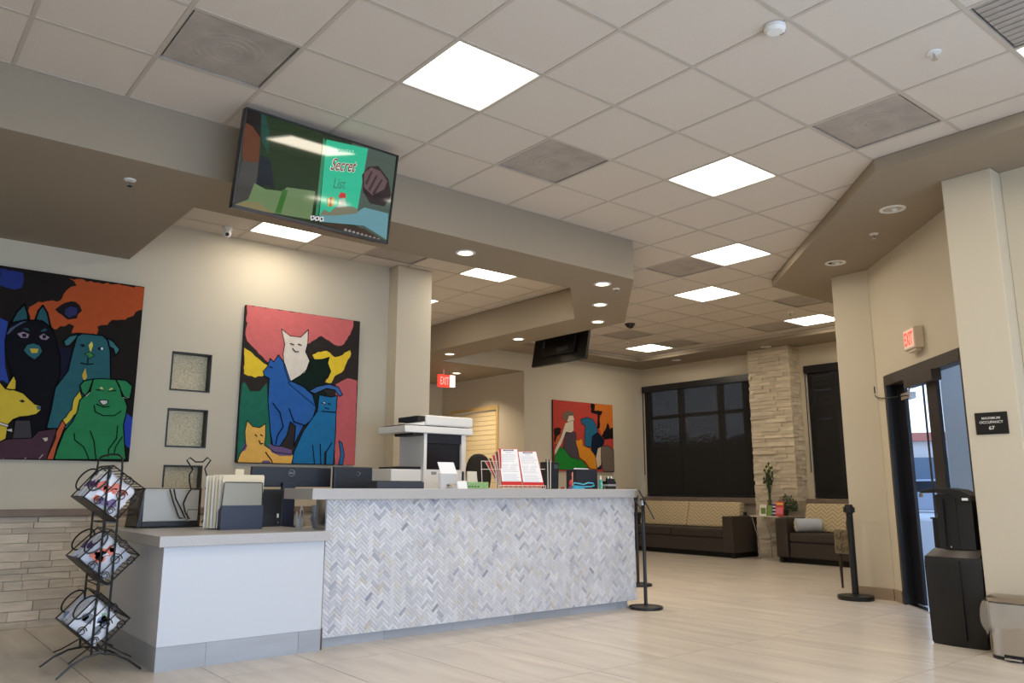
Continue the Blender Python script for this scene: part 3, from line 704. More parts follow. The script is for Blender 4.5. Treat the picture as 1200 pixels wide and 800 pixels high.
P.poly('dog_chest', [(575, 430), (598, 420), (595, 540), (572, 560), (560, 500)], (208, 190, 168), Fa)
P.poly('teal_dog', [(460, 235), (500, 222), (540, 235), (560, 270), (575, 320), (535, 350), (530, 420), (490, 420), (485, 350), (490, 280), (465, 262)], (36, 100, 132), Fa, out=.006)
P.poly('grey_cat', [(595, 415), (640, 410), (685, 440), (686, 585), (610, 585), (595, 500)], (108, 98, 88), Fa, out=.006)
P.poly('woman_dress', [(360, 320), (400, 325), (425, 320), (430, 380), (450, 505), (380, 490), (340, 420)], (76, 66, 76), Fa, out=.004)
P.poly('woman_arm', [(355, 260), (410, 240), (412, 310), (395, 325), (360, 320), (330, 400), (285, 480), (284, 440), (330, 340)], (212, 198, 178), Fa, out=.004)
P.poly('woman_face', [(365, 200), (405, 205), (415, 240), (400, 258), (372, 258)], (212, 198, 178), Fa)
P.poly('woman_hair', [(340, 200), (370, 176), (412, 188), (415, 210), (380, 212), (372, 240), (350, 248), (335, 215)], (112, 96, 82), Fa)
P.poly('woman_skirt', [(284, 480), (320, 420), (345, 430), (390, 490), (470, 510), (510, 560), (480, 575), (284, 570)], (34, 128, 50), Fa, out=.004)
P.poly('orange_cat', [(425, 372), (445, 375), (462, 362), (472, 380), (475, 410), (520, 430), (555, 480), (568, 570), (520, 565), (490, 520), (450, 490), (440, 440), (428, 400)], (214, 140, 42), Fa, out=.004)
P.done()

# ================================================================== TELEVISIONS
TV = mat('tv_case', (10, 10, 11), .3)
c = Vector((-.0676, 1.466, 3.083)); hw = .558; hh = .3208; tilt = .151; rl = radians(1.0)
u = Vector((1, 0, 0)); nrm = Vector((0, -cos(tilt), -sin(tilt))); v = u.cross(-nrm).normalized(); v = v if v.z > 0 else -v
u = (u*cos(rl)-v*sin(rl)).normalized(); v = (v*cos(rl)+Vector((1, 0, 0))*sin(rl)).normalized(); nrm = u.cross(v).normalized()
if nrm.y > 0: nrm = -nrm
t = thing('television', 'large wall television hanging from the ceiling, showing a green gift book', 'television', tuple(c))
obj('case', MB().obox(c-nrm*.03, u*hw*2, v*hh*2, nrm*.05), TV, t, bevel=.004)
obj('case_back', MB().obox(c-nrm*.08, u*hw*1.3, v*hh*1.2, nrm*.05), TV, t, bevel=.01)
bz = MB()
for a, b, w, h in ((0, hh-.005, hw*2, .010), (0, -hh+.009, hw*2, .018), (-hw+.005, 0, .010, hh*2), (hw-.005, 0, .010, hh*2)): bz.obox(c+u*a+v*b+nrm*.001, u*w, v*h, nrm*.014)
obj('bezel', bz, BLACKP, t)
sc0 = c-nrm*.004
scr = obj('screen', MB().obox(c-nrm*.004, u*(hw*2-.012), v*(hh*2-.02), nrm*.002), mat('tv_screen', (8, 14, 9), .04, emis=((26, 40, 24), .9), spec=.8), t)
tvk = 0
def tvpoly(name, P, col, sc=(260, 110, 4.209), e=.9):
    global tvk; tvk += 1; p0 = c-nrm*(.0028-.00022*tvk); pts = []
    for x, y in P:
        q = atp(sc[0]+x/sc[1+1], sc[1]+y/sc[2], c-nrm*.003, nrm)-c
        a = max(-hw+.011, min(hw-.011, q.dot(u))); b = max(-hh+.018, min(hh-.011, q.dot(v))); pts.append(p0+u*a+v*b)
    m_ = mat('tv_%d_%d_%d' % col, tuple(x_//8 for x_ in col), .05, emis=(col, e), var=None)
    return obj(name, MB().ext(pts, -nrm*.0002), m_, scr, origin=tuple(wloc(t)))
tvpoly('picture_area', [(195, 90), (500, 210), (510, 300), (460, 610), (250, 575), (180, 430), (190, 300)], (30, 48, 24))
tvpoly('picture_area', [(195, 90), (215, 100), (235, 180), (230, 300), (195, 230)], (24, 66, 56))
tvpoly('picture_area', [(120, 70), (195, 95), (190, 220), (150, 230), (110, 180)], (22, 18, 16))
tvpoly('picture_area', [(115, 140), (150, 160), (190, 215), (185, 280), (180, 340), (150, 360), (110, 350), (100, 300), (105, 220)], (92, 52, 32))
tvpoly('picture_area', [(100, 330), (180, 340), (170, 470), (150, 530), (60, 550), (75, 440)], (66, 64, 62))
tvpoly('picture_area', [(190, 300), (240, 330), (260, 470), (220, 450), (165, 470)], (22, 28, 36))
tvpoly('picture_area', [(215, 470), (300, 480), (320, 460), (460, 480), (440, 620), (320, 600), (60, 555), (130, 520), (160, 440)], (104, 128, 88))
tvpoly('picture_area', [(60, 555), (120, 530), (180, 535), (260, 590), (180, 585)], (128, 120, 84))
tvpoly('picture_area', [(300, 470), (325, 475), (290, 590), (262, 585)], (56, 104, 46))
tvpoly('picture_area', [(640, 230), (860, 300), (810, 730), (640, 640), (690, 420)], (74, 88, 80))
tvpoly('book_spine', [(460, 600), (500, 215), (515, 240), (475, 600)], (54, 130, 92))
tvpoly('book_cover', [(515, 225), (720, 270), (665, 590), (560, 600), (480, 600)], (48, 186, 146))
tvpoly('picture_area', [(690, 400), (720, 360), (770, 355), (820, 420), (835, 500), (800, 555), (730, 540), (695, 480)], (44, 34, 36))
tvpoly('glove', [(700, 390), (735, 362), (780, 380), (815, 430), (800, 470), (740, 500), (700, 460)], (100, 78, 80))
for q in ([(720, 470), (760, 400), (768, 404), (730, 480)], [(740, 490), (785, 420), (793, 424), (752, 498)], [(705, 440), (735, 380), (742, 384), (715, 450)]): tvpoly('glove', q, (58, 44, 46))
tvpoly('picture_area', [(480, 600), (560, 600), (670, 580), (700, 560), (820, 590), (815, 720), (700, 650), (590, 640), (480, 630)], (104, 150, 160))
tvpoly('picture_area', [(470, 635), (590, 640), (700, 665), (800, 735), (640, 700)], (64, 52, 46))
for k in range(9): tvpoly('picture_area', [(600+k*20, 668+k*6), (612+k*20, 662+k*6), (616+k*20, 674+k*6), (606+k*20, 680+k*6)], (150, 146, 142))
tvpoly('gift', [(518, 515), (553, 510), (550, 552), (520, 556)], (176, 160, 50)); tvpoly('gift_bow', [(530, 510), (540, 510), (538, 556), (528, 556)], (150, 60, 40))
tvpoly('cover_figure', [(575, 520), (605, 515), (615, 560), (600, 590), (575, 590), (568, 555)], (170, 190, 170)); tvpoly('cover_hat', [(572, 505), (585, 485), (608, 492), (610, 512), (580, 515)], (190, 50, 44))
tvpoly('cover_trees', [(480, 600), (500, 570), (530, 585), (555, 560), (640, 555), (668, 570), (665, 590), (560, 600)], (120, 120, 100))
def tvtext(s_, x, y, h, w, col, lift, **k):
    q = atp(260+x/4.209, 110+y/4.209, c, nrm); uu = atp(260+(x+60)/4.209, 110+(y+(60*.10))/4.209, c, nrm)-q
    lettering(s_, scr, q+nrm*.0042, u*cos(.30)+v*sin(.30)*k.pop('sl', .6), v, h, w, mat('tvt_%d_%d_%d' % col, tuple(x_//4 for x_ in col), .3, emis=(col, .9)), lift=lift, **k)
tvtext("SANTA'S", 612, 282, .022, .115, (170, 215, 190), 0)
tvtext('Secret', 600, 352, .090, .196, (228, 226, 214), .0, shear=.35, bold=.035)
tvtext('Secret', 600, 352, .084, .188, (96, 18, 18), .0012, shear=.35, bold=.012)
tvtext('List', 580, 442, .070, .085, (20, 110, 84), 0, shear=.1)
ic = [(445+k*22, 612+k*3) for k in range(3)]
for x, y in ic:
    tvpoly('screen_icon', [(x-11, y-10), (x+9, y-12), (x+12, y+8), (x-8, y+13)], (215, 215, 215)); tvpoly('screen_icon', [(x-4, y-6), (x+5, y-6), (x+4, y+5), (x-4, y+5)], (10, 10, 10))
obj('mount_arm', MB().cyl(c-nrm*.12+v*.05, Vector((c.x, c.y+.13, CEIL-.001)), .02).box(c.x-.1, c.x+.1, c.y+.05, c.y+.22, CEIL-.012, CEIL-.001), BLACK, t)

# small television seen from behind, tipped toward the lounge
bl, br_ = at(624, 431, 'x', 5.02), at(687, 420, 'x', 5.02)
tl2 = 5.02+.16; u = Vector((0, 1, 0)); ya, yb = br_.y, bl.y; zb = (bl.z+br_.z)/2
e = Vector((.20, 0, 1)).normalized(); nn = Vector((1, 0, -.20)).normalized(); h2 = .60
cc = Vector((5.02, (ya+yb)/2, zb))+e*h2/2
t = thing('television', 'black television seen from behind, hanging past the lit soffit over the lounge', 'television', tuple(cc))
obj('case', MB().obox(cc, u*(yb-ya), e*h2, nn*.045), TV, t, bevel=.005)
obj('case_back', MB().obox(cc-nn*.04-e*.03, u*(yb-ya)*.62, e*h2*.55, nn*.04), TV, t, bevel=.01)
obj('screen', MB().obox(cc+nn*.0235, u*(yb-ya-.03), e*(h2-.03), nn*.002), mat('tv_dark_screen', (6, 6, 8), .1), t)
obj('input_panel', MB().obox(cc-nn*.062-e*.12-u*.1, u*.22, e*.05, nn*.004), mat('port_grey', (60, 60, 62), .5), t)
obj('label_sticker', MB().obox(cc-nn*.062-e*.02+u*.28, u*.022, e*.09, nn*.003), mat('sticker_grey', (90, 92, 96), .6), t)
obj('mount_arm', MB().cyl(cc-nn*.06+e*.1, Vector((cc.x-.02, cc.y, CEIL-.001)), .022).box(cc.x-.12, cc.x+.1, cc.y-.1, cc.y+.1, CEIL-.012, CEIL-.001), BLACK, t)

# ================================================================== ENTRANCE DOOR + OUTSIDE
def dbox(t0, t1, z0, z1, th, out=0.0):
    """box on the diagonal wall line: t measured along the wall from PD0 toward the pier"""
    a = PD0-d45*t0-n45*out; b = PD0-d45*t1-n45*out
    return MB().ext([Vector((a.x, a.y, z0)), Vector((b.x, b.y, z0)), Vector((b.x, b.y, z0))-n45*th, Vector((a.x, a.y, z0))-n45*th], (0, 0, z1-z0))
def tpx(px, py):
    q = atp(px, py, PD0, n45)-PD0; return -q.dot(d45)
TW = (PD0-PD1).length
door = struct('door_1', dbox(tpx(1101, 470), TW-.06, .16, 2.08, .008, .03), GLASS)
def dpart(name, t0, t1, z0, z1, th, out, m_): return obj(name, dbox(t0, t1, z0, z1, th, out), m_, door, origin=tuple(PD0))
def tpo(px, out): return -(atp(px, 470, PD0-n45*out, n45)-PD0).dot(d45)
dpart('door_frame', 0, .05, 0, 2.185, .12, -.01, NAVY)
dpart('door_frame', TW-.05, TW, 0, 2.185, .12, -.01, NAVY)
dpart('door_header', .05, TW-.05, 2.085, 2.185, .11, -.012, BROWN)
dpart('door_operator', tpo(1062, -.04), tpo(1096, -.04), 1.99, 2.084, .08, -.05, BROWN)
dpart('door_stile', tpo(1050, .09), tpo(1061, .09), .02, 2.084, .03, .09, mat('door_inner', (20, 21, 30), .3))
dpart('door_stile', tpo(1082, .10), tpo(1083.5, .10), .02, 2.084, .008, .10, NAVY)
dpart('door_stile', tpo(1087, .02), tpo(1099, .02), .0, 2.084, .03, .02, NAVY)
dpart('door_rail', tpo(1099, .02), TW-.05, .0, .16, .03, .02, NAVY)
dpart('door_threshold', .05, TW-.05, -.005, .012, .11, 0, CHROME)
tr = tpo(1064, 0)
q0 = PD0-d45*tpx(1072, 470)
obj('door_closer', MB().obox(PD0-d45*(tr-.03)+Vector((0, 0, 1.93))-n45*.02, d45*.20, n45*.06, (0, 0, .06)).tube([PD0-d45*(tr+.02)+Vector((0, 0, 1.95)), PD0-d45*(tr+.13)+Vector((0, 0, 2.0))+n45*.02, PD0-d45*(tr+.20)+Vector((0, 0, 2.02))-n45*.10], .012, 6), CHROME, door, origin=tuple(PD0))
# door contact on the wall with its cable
p = atp(1027, 457, P0, n45)+n45*.014
t = thing('door_sensor', 'small black door contact with a drooping cable left of the entrance doorway', 'sensor', tuple(p))
obj('sensor_box', MB().obox(p, d45*.035, n45*.026, (0, 0, .075)), BLACKP, t, bevel=.004)
cab = [atp(x, y, P0, n45)+n45*.02 for x, y in [(1027, 461), (1029, 465), (1036, 466.5), (1046, 465.5), (1056, 464.5), (1064, 463)]]
obj('cable', MB().tube(cab, .005, 6), BLACK, t)

def facebox(t, name, c, n_, w, h, th, m_, bevel=0):
    """thin box facing direction n_ (horizontal)"""
    n_ = Vector(n_).normalized(); u_ = Vector((0, 0, 1)).cross(n_)
    return obj(name, MB().obox(Vector(c)+n_*th/2, u_*w, (0, 0, h), n_*th), m_, t, bevel=bevel)
SIGNR = mat('exit_red', (200, 30, 26), .4, emis=((255, 70, 56), 1.2)); SIGNW = mat('exit_face', (205, 190, 168), .5)
# exit sign above the entrance: box standing off the wall, face toward the window side
OS = .085
e0 = atp(1058.5, 398, P0+n45*OS, n45); e1 = atp(1071.5, 396, P0+n45*OS, n45)
zt_ = atp(1071, 381, P0+n45*OS, n45).z; zb_ = atp(1071, 407, P0+n45*OS, n45).z
c2 = (e0+e1)/2; c2.z = (zt_+zb_)/2; ws = (e1-e0).length; cw = c2-n45*OS
t = thing('exit_sign', 'beige box exit sign with red letters high above the entrance door', 'sign', tuple(cw))
obj('sign_box', MB().obox(c2-n45*(OS/2), d45*ws, n45*(OS-.004), (0, 0, zt_-zb_)), SIGNW, t, bevel=.006)
obj('lower_lip', MB().obox(c2-n45*(OS/2)+Vector((0, 0, (zb_-zt_)/2-.012)), d45*ws*.7, n45*(OS*.6), (0, 0, .022)), SIGNW, t, bevel=.003)
uu = -d45
obj('sign_face', MB().obox(c2+n45*.001, uu*(ws-.03), n45*.002, (0, 0, zt_-zb_-.03)), mat('exit_glow', (230, 200, 180), .5, emis=((255, 214, 190), .25)), t)
lettering('EXIT', t, c2+n45*.0022, uu, (0, 0, 1), (zt_-zb_)*.62, ws*.74, SIGNR, bold=.02)

# exit sign in the corridor
p = at(521, 446, 'y', 7.9)
t = thing('exit_sign', 'red glowing exit sign hanging in the far corridor', 'sign', (p.x, p.y, HS))
w = (at(528, 446, 'y', 7.9).x-at(515.5, 446, 'y', 7.9).x); h = at(521, 438.5, 'y', 7.9).z-at(521, 453, 'y', 7.9).z
nC = (Vector((CAM.x, CAM.y, 0))-Vector((p.x, p.y, 0))).normalized()
a = Vector((p.x, p.y, p.z))
obj('sign_box', MB().box(a.x-w*.5, a.x+w*.5, a.y, a.y+.06, a.z-h/2, a.z+h/2), SIGNR, t, bevel=.005)
lettering('EXIT', t, (a.x, a.y-.001, a.z), (1, 0, 0), (0, 0, 1), h*.62, w*.8, mat('exit_letters', (230, 150, 140), .4, emis=((255, 190, 170), .9)), bold=.01)
obj('emergency_lamp', MB().box(a.x+w*.52, a.x+w*.52+.10, a.y-.01, a.y+.05, a.z-h*.45, a.z+h*.5), mat('lamp_glow', (250, 240, 225), .4, emis=((255, 245, 225), 1.5)), t, bevel=.005)
obj('hanger', MB().cyl((a.x, a.y+.03, a.z+h/2), (a.x, a.y+.03, HS-.001), .012), WHITE, t)

# maximum occupancy plate on the pier
q = [at(*k, 'x', 3.868) for k in ((1142, 484), (1180, 482), (1183, 508), (1145, 509))]
yc = sum(k.y for k in q)/4; zc = sum(k.z for k in q)/4
t = thing('occupancy_sign', 'black occupancy limit plate with white lettering on the beige pier', 'sign', (3.868, yc, zc))
obj('plate', MB().box(3.862, 3.869, yc-.103, yc+.103, zc-.076, zc+.076), mat('sign_black', (20, 19, 19), .35), t, bevel=.002)
for s_, dz, hh_, ww_ in (('MAXIMUM', .036, .017, .115), ('OCCUPANCY', .008, .018, .150), ('67', -.032, .025, .036)):
    lettering(s_, t, (3.861, yc, zc+dz), (0, -1, 0), (0, 0, 1), hh_, ww_, mat('sign_white', (225, 222, 215), .5), bold=.012 if s_ == '67' else .004)

# outside: pavement, lawn, street, pale building, car, shrubs
struct('ground', MB().prism([(4.21, -40), (70, -40), (70, 60), (9.9, 60), (9.9, 2.3), (7.0, .97), (6.09, .9), (6.07, .78), (4.21, -1.1)], -.14, -.03), mat('pavement', (188, 186, 182), .85, var=(1.5, .08)))
def outp(px, D): # point at horizontal distance D along a pixel column
    d = ray(px, 560); k = D/math.hypot(d.x, d.y); return Vector((CAM.x+d.x*k, CAM.y+d.y*k, 0))
dl = (outp(1072, 30)-outp(1072, 10)).normalized(); dr_ = Vector((dl.y, -dl.x, 0))
def outbox(D, px, w, dep, z0, z1):
    p = outp(px, D); return MB().obox(Vector((p.x, p.y, (z0+z1)/2)), dr_*w, dl*dep, (0, 0, z1-z0))
t = thing('neighbour_building', 'pale low building across the car park, seen through the entrance door', 'building', tuple(outp(1070, 60)))
obj('wall', outbox(60, 1074, 14, 8, -.03, 4.0), mat('pale_render', (214, 214, 214), .8), t)
obj('roof', outbox(60, 1074, 15, 9, 4.0, 4.5), mat('roof_red', (190, 120, 105), .7), t)
for k in range(7): obj('window', outbox(55.8, 1040+k*12, .9, .3, 1.2, 3.0), mat('far_glass', (90, 110, 130), .2), t)
t = thing('lawn_strip', 'strip of green lawn beyond the entrance path', 'lawn', tuple(outp(1075, 22)))
obj('turf', outbox(24, 1078, 7, 5, -.028, .10), mat('grass', (120, 140, 60), .9, var=(3, .3)), t)
t = thing('low_wall', 'low white wall outside the entrance doors', 'wall', tuple(outp(1080, 12)))
obj('wall_block', outbox(14, 1078, 3.2, .3, -.03, .62), mat('white_render', (222, 224, 228), .8), t)
def car(D, px, col, lab):
    p = outp(px, D); t = thing('car', lab, 'car', tuple(p)); M_ = mat('car_paint_%d' % col[0], col, .25, coat=.5)
    def q(a, b, c_): return p+dr_*a+dl*b+Vector((0, 0, c_))
    prof = [(-2.2, .35), (-2.2, .85), (-1.5, .95), (-.8, 1.42), (.9, 1.45), (1.7, 1.0), (2.2, .9), (2.2, .35)]
    obj('car_body', MB().ext([q(a, -.85, c_) for a, c_ in prof], dl*1.7), M_, t, bevel=.05)
    obj('car_glass', MB().ext([q(a, -.87, c_) for a, c_ in [(-1.3, .98), (-.75, 1.36), (.85, 1.38), (1.4, 1.02)]], dl*1.74), mat('car_glass', (30, 36, 44), .1), t)
    for a in (-1.4, 1.4): obj('wheel', MB().cyl(q(a, -.88, .30), q(a, -.66, .30), .33, n=20), BLACKP, t)
    for a in (-1.4, 1.4): obj('wheel', MB().cyl(q(a, .66, .30), q(a, .88, .30), .33, n=20), BLACKP, t)
car(34, 1078, (150, 160, 175), 'silver car parked on the far side of the lawn, seen through the door gap')
car(46, 1068, (60, 66, 80), 'dark car parked farther away beyond the silver one')
# pale porch wall seen through the right glass leaf
pw = PD1-n45*1.5
t = thing('porch_wall', 'pale porch wall beyond the right glass door', 'wall', (6.9, -.8, 0))
obj('wall_panel', MB().prism([(7.0, .60), (7.15, .60), (6.75, -2.2), (6.6, -2.2)], -.03, 3.2), mat('porch_paint', (196, 204, 214), .8), t)
LEAF = mat('hedge_leaf', (38, 52, 34), .8, var=(2, .4))
t = thing('hedge', 'long dark clipped hedge outside, dim behind the large lounge blind', 'hedge', (15.0, 11.5, -.03))
obj('hedge_core', MB().box(14.5, 15.5, 5.3, 17.6, -.03, 2.15), LEAF, t)
mb = MB(); rg = random.Random(5)
for k in range(5200):
    f_ = rg.random()
    c_ = Vector((14.47-rg.uniform(0, .08), rg.uniform(5.2, 17.7), rg.uniform(0, 2.25))) if f_ < .6 else Vector((rg.uniform(14.4, 15.6), rg.uniform(5.2, 17.7), 2.15+rg.uniform(0, .35)*rg.random()))
    s_ = .09; d1 = Vector((rg.uniform(-1, 1), rg.uniform(-1, 1), rg.uniform(-1, 1))).normalized(); d2 = d1.orthogonal().normalized()
    mb.add([c_-d1*s_, c_+d2*s_*.5, c_+d1*s_, c_-d2*s_*.5], [(0, 1, 2, 3)])
obj('foliage', mb, LEAF, t, kind='stuff')
t = thing('added_dark_screen', 'dark slatted screen added outside to keep the narrow right blind dark', 'screen', (11.2, 3.7, -.03))  # added screen, blocks the sky so the narrow right window stays dark
for k in range(14): obj('slat', MB().box(11.2, 11.23, 3.1, 5.0, -.02+k*.26, .22+k*.26), WOODD, t)
obj('post', MB().box(11.24, 11.30, 3.1, 3.18, -.03, 3.6), WOODD, t); obj('post', MB().box(11.24, 11.30, 4.92, 5.0, -.03, 3.6), WOODD, t)

# ================================================================== RECEPTION COUNTER
# low desk on the left
dt = thing('low_desk', 'low white-fronted desk with grey top at the left end of the counter', 'desk', (-.20, 2.45, 0))
obj('front_panel', MB().box(-.735, .325, 1.963, 1.99, .138, .715), WHITEP, dt)
obj('side_panel', MB().box(-.735, -.708, 1.99, 3.26, .138, .715), WHITEP, dt)
obj('back_panel', MB().box(-.708, .325, 3.23, 3.26, .0, .715), WHITEP, dt)
obj('desk_top', MB().box(-.775, .352, 1.925, 3.32, .715, .780), QUARTZ, dt, bevel=.003)
base = obj('plinth', MB().box(-.725, .35, 1.985, 3.22, 0, .137), GROUT, dt)
for a, b in ((-.737, -.44), (-.44, .165), (.165, .325)): obj('plinth_tile', MB().box(a+.001, b-.001, 1.960, 1.985, 0, .137), BASET, base)
for a, b in ((1.985, 2.45), (2.45, 3.06), (3.06, 3.25)): obj('plinth_tile', MB().box(-.737, -.725, a+.001, b-.001, 0, .137), BASET, base)
# tall bar
bt = thing('reception_counter', 'tall reception counter faced with white marble herringbone mosaic', 'counter', (1.95, 2.3, 0))
X0, X1, YF = .365, 3.545, 2.036
core = obj('counter_body', MB().box(X0, X1, YF, YF+.16, .064, .990), mat('mosaic_grout', (150, 150, 156), .85), bt)
obj('bar_top', MB().box(.215, 3.475+.03, 1.952, 2.42, .990, 1.066), QUARTZ, bt, bevel=.003)
obj('work_top', MB().box(.366, 3.50, YF+.161, 2.95, .725, .765), QUARTZ, bt)
obj('end_panel', MB().box(X1-.03, X1, YF+.16, 2.9, 0, .725), WHITEP, bt)
obj('edge_trim', MB().box(X0-.010, X0-.001, YF-.012, YF+.10, .064, .989), CHROME, bt)
pl_ = obj('plinth', MB().box(.352, 3.44, 2.062, 2.19, 0, .063), GROUT, bt)
xs = [.352, .87, 1.48, 2.09, 2.70, 3.31, 3.44]
for a, b in zip(xs[:-1], xs[1:]): obj('plinth_tile', MB().box(a+.001, b-.001, 2.05, 2.062, 0, .0635), BASET, pl_)
# herringbone marble
MARB = mat('marble_mosaic', (226, 226, 230), .28, var=(24, .05), rnd=0)
n_ = MARB.node_tree
def build_marble():
    b = n_.nodes['Principled BSDF']
    oi = n_.nodes.new('ShaderNodeObjectInfo'); ge = n_.nodes.new('ShaderNodeNewGeometry'); ad = n_.nodes.new('ShaderNodeMath'); ad.operation = 'ADD'
    fr = n_.nodes.new('ShaderNodeMath'); fr.operation = 'FRACT'; n_.links.new(oi.outputs['Random'], ad.inputs[0]); n_.links.new(ge.outputs['Random Per Island'], ad.inputs[1]); n_.links.new(ad.outputs[0], fr.inputs[0])
    rp_ = n_.nodes.new('ShaderNodeValToRGB'); rp_.color_ramp.interpolation = 'CONSTANT'
    cols = [(0, (214, 214, 218)), (.30, (206, 206, 212)), (.52, (222, 222, 226)), (.68, (200, 201, 207)), (.80, (212, 208, 203)), (.90, (188, 189, 198)), (.965, (172, 174, 186)), (.985, (202, 194, 184)), (.996, (154, 156, 170))]
    e = rp_.color_ramp.elements; e[0].position = 0; e[0].color = (*lin(cols[0][1]), 1); e[1].position = cols[1][0]; e[1].color = (*lin(cols[1][1]), 1)
    for p_, c_ in cols[2:]:
        k = e.new(p_); k.color = (*lin(c_), 1)
    n_.links.new(fr.outputs[0], rp_.inputs[0])
    old = b.inputs['Base Color'].links[0].from_socket
    tx = n_.nodes.new('ShaderNodeTexCoord'); nz = n_.nodes.new('ShaderNodeTexNoise'); nz.inputs['Scale'].default_value = 3.5; nz.inputs['Detail'].default_value = 6
    ge2 = n_.nodes.new('ShaderNodeNewGeometry'); n_.links.new(ge2.outputs['Position'], nz.inputs['Vector'])
    mr = n_.nodes.new('ShaderNodeMapRange'); mr.inputs['From Min'].default_value = .35; mr.inputs['From Max'].default_value = .75; mr.inputs['To Min'].default_value = 1.03; mr.inputs['To Max'].default_value = .90
    n_.links.new(nz.outputs['Fac'], mr.inputs[0])
    vm = n_.nodes.new('ShaderNodeVectorMath'); vm.operation = 'SCALE'; n_.links.new(rp_.outputs[0], vm.inputs[0]); n_.links.new(mr.outputs[0], vm.inputs['Scale'])
    n_.links.new(vm.outputs[0], b.inputs['Base Color'])
build_marble()
mw, nL = .0225, 3; mL = mw*nL; R2 = math.sqrt(.5)
def brick_poly(x0, z0, w, h):
    g = .0010; return [(x0+g, z0+g), (x0+w-g, z0+g), (x0+w-g, z0+h-g), (x0+g, z0+h-g)]
def rot(p): return ((p[0]-p[1])*R2, (p[0]+p[1])*R2)
def clip(P, lo, hi, k):
    for side_, lim in ((1, lo), (-1, hi)):
        out = []
        for i in range(len(P)):
            a, b = P[i], P[(i+1) % len(P)]; da, db = side_*(a[k]-lim), side_*(b[k]-lim)
            if da >= 0: out.append(a)
            if (da >= 0) != (db >= 0):
                f = da/(da-db); out.append((a[0]+(b[0]-a[0])*f, a[1]+(b[1]-a[1])*f))
        P = out
        if not P: return P
    return P
whole = []; N = 190
bx0, bx1, bz0, bz1 = X0+.001, X1-.001, .0645, .989
for r in range(-N*2, N*2):
    for k in range(-80, 80):
        for kind in (0, 1):
            if kind == 0: q = brick_poly((r+2*nL*k)*mw, r*mw, mL, mw)
            else: q = brick_poly(r*mw, (r-2*nL+1+2*nL*k)*mw, mw, mL)
            cx_, cz_ = rot(((q[0][0]+q[2][0])/2, (q[0][1]+q[2][1])/2)); cx_ += 1.95; cz_ += .5
            if cx_ < bx0-.05 or cx_ > bx1+.05 or cz_ < bz0-.05 or cz_ > bz1+.05: continue
            P_ = [(a+1.95, b+.5) for a, b in map(rot, q)]
            P_ = clip(clip(P_, bx0, bx1, 0), bz0, bz1, 1)
            if len(P_) < 3: continue
            ar = abs(sum(P_[i][0]*P_[(i+1) % len(P_)][1]-P_[(i+1) % len(P_)][0]*P_[i][1] for i in range(len(P_))))/2
            if ar < 2e-5: continue
            whole.append((cx_, cz_, P_))
# the ones that show largest (nearest the viewer, lower left) are single pieces
whole.sort(key=lambda w_: (Vector((w_[0], YF, w_[1]))-CAM).length)
rest = MB(); dp = -.0055
def brick_mb(P_, mb, rg):
    return mb.ext([(x, YF, z) for x, z in P_], (0, dp-rg.uniform(0, .0012), 0))
rgm = random.Random(11); nb_ = 0
for cx_, cz_, P_ in whole:
    if nb_ < 298:
        obj('marble_tile', brick_mb(P_, MB(), rgm), MARB, core, origin=(cx_, YF, cz_)); nb_ += 1
    else: brick_mb(P_, rest, rgm)
obj('marble_mosaic', rest, MARB, core, kind='stuff')
print('bricks', len(whole))

# ================================================================== THINGS ON THE LOW DESK
DZ = .7802
def P3(px, py, y): return at(px, py, 'y', y)
# black wire-mesh file holder
Y = 3.00; a = P3(157, 616, Y); b = P3(233, 616, Y); xa, xb = a.x, b.x; zt = P3(200, 572, Y).z
t = thing('file_holder', 'black wire mesh file holder at the left end of the low desk', 'file holder', ((xa+xb)/2, Y+.1, DZ))
W_ = .0045
obj('wire_frame', MB().tube([(xa+.05, Y, DZ+.006), (xb, Y, DZ+.006), (xb, Y, zt), (xa+.05, Y, zt)], W_, 6, True)
    .tube([(xa, Y+.24, DZ+.006), (xb, Y+.24, DZ+.006), (xb, Y+.24, zt-.015), (xa+.03, Y+.24, zt-.015)], W_, 6, True)
    .tube([(xa+.05, Y, zt), (xa+.03, Y+.24, zt-.015)], W_, 6).tube([(xb, Y, zt), (xb, Y+.24, zt-.015)], W_, 6).tube([(xa+.05, Y, DZ+.006), (xa, Y+.24, DZ+.006)], W_, 6).tube([(xb, Y, DZ+.006), (xb, Y+.24, DZ+.006)], W_, 6), BLACK, t)
mbm = MB(); n = 0
for k in ():
    f = k/5; xx = xa+.05-.05*f
    obj('divider', MB().ext([(xx-.05*f, Y+.05*k-.02, DZ+.008), (xx+.0-.05*f+.012, Y+.05*k-.02, zt-.03), (xx-.05*f+.014, Y+.05*k-.02, zt-.03), (xx-.05*f+.002, Y+.05*k-.02, DZ+.008)], (xb-xa-.06, 0, 0)), MESHM, t) if k in (2, 3) else None
obj('mesh_side', MB().box(xb-.002, xb, Y, Y+.24, DZ+.008, zt-.01), MESHM, t)
obj('mesh_side', MB().ext([(xa+.05, Y, DZ+.008), (xa+.05, Y, zt), (xa+.03, Y+.24, zt-.015), (xa, Y+.24, DZ+.008)], (.0015, 0, 0)), MESHM, t)
for k in range(5): obj('fan_wire', MB().tube([(xa+.052, Y-.003, zt-.004-.01*k), (xa+.02+.006*k, Y-.004, DZ+.01)], .002, 5), BLACK, t)
obj('mesh_base', MB().box(xa+.01, xb, Y, Y+.24, DZ+.001, DZ+.006), BLACK, t)
obj('front_bar', MB().box(xa+.055, xb-.01, Y-.001, Y+.003, DZ+.012, DZ+.045), BLACKP, t)
t = thing('folder', 'pale metal-grey folder standing inside the mesh file holder', 'folder', ((xa+xb)/2, Y+.1, DZ+.008))
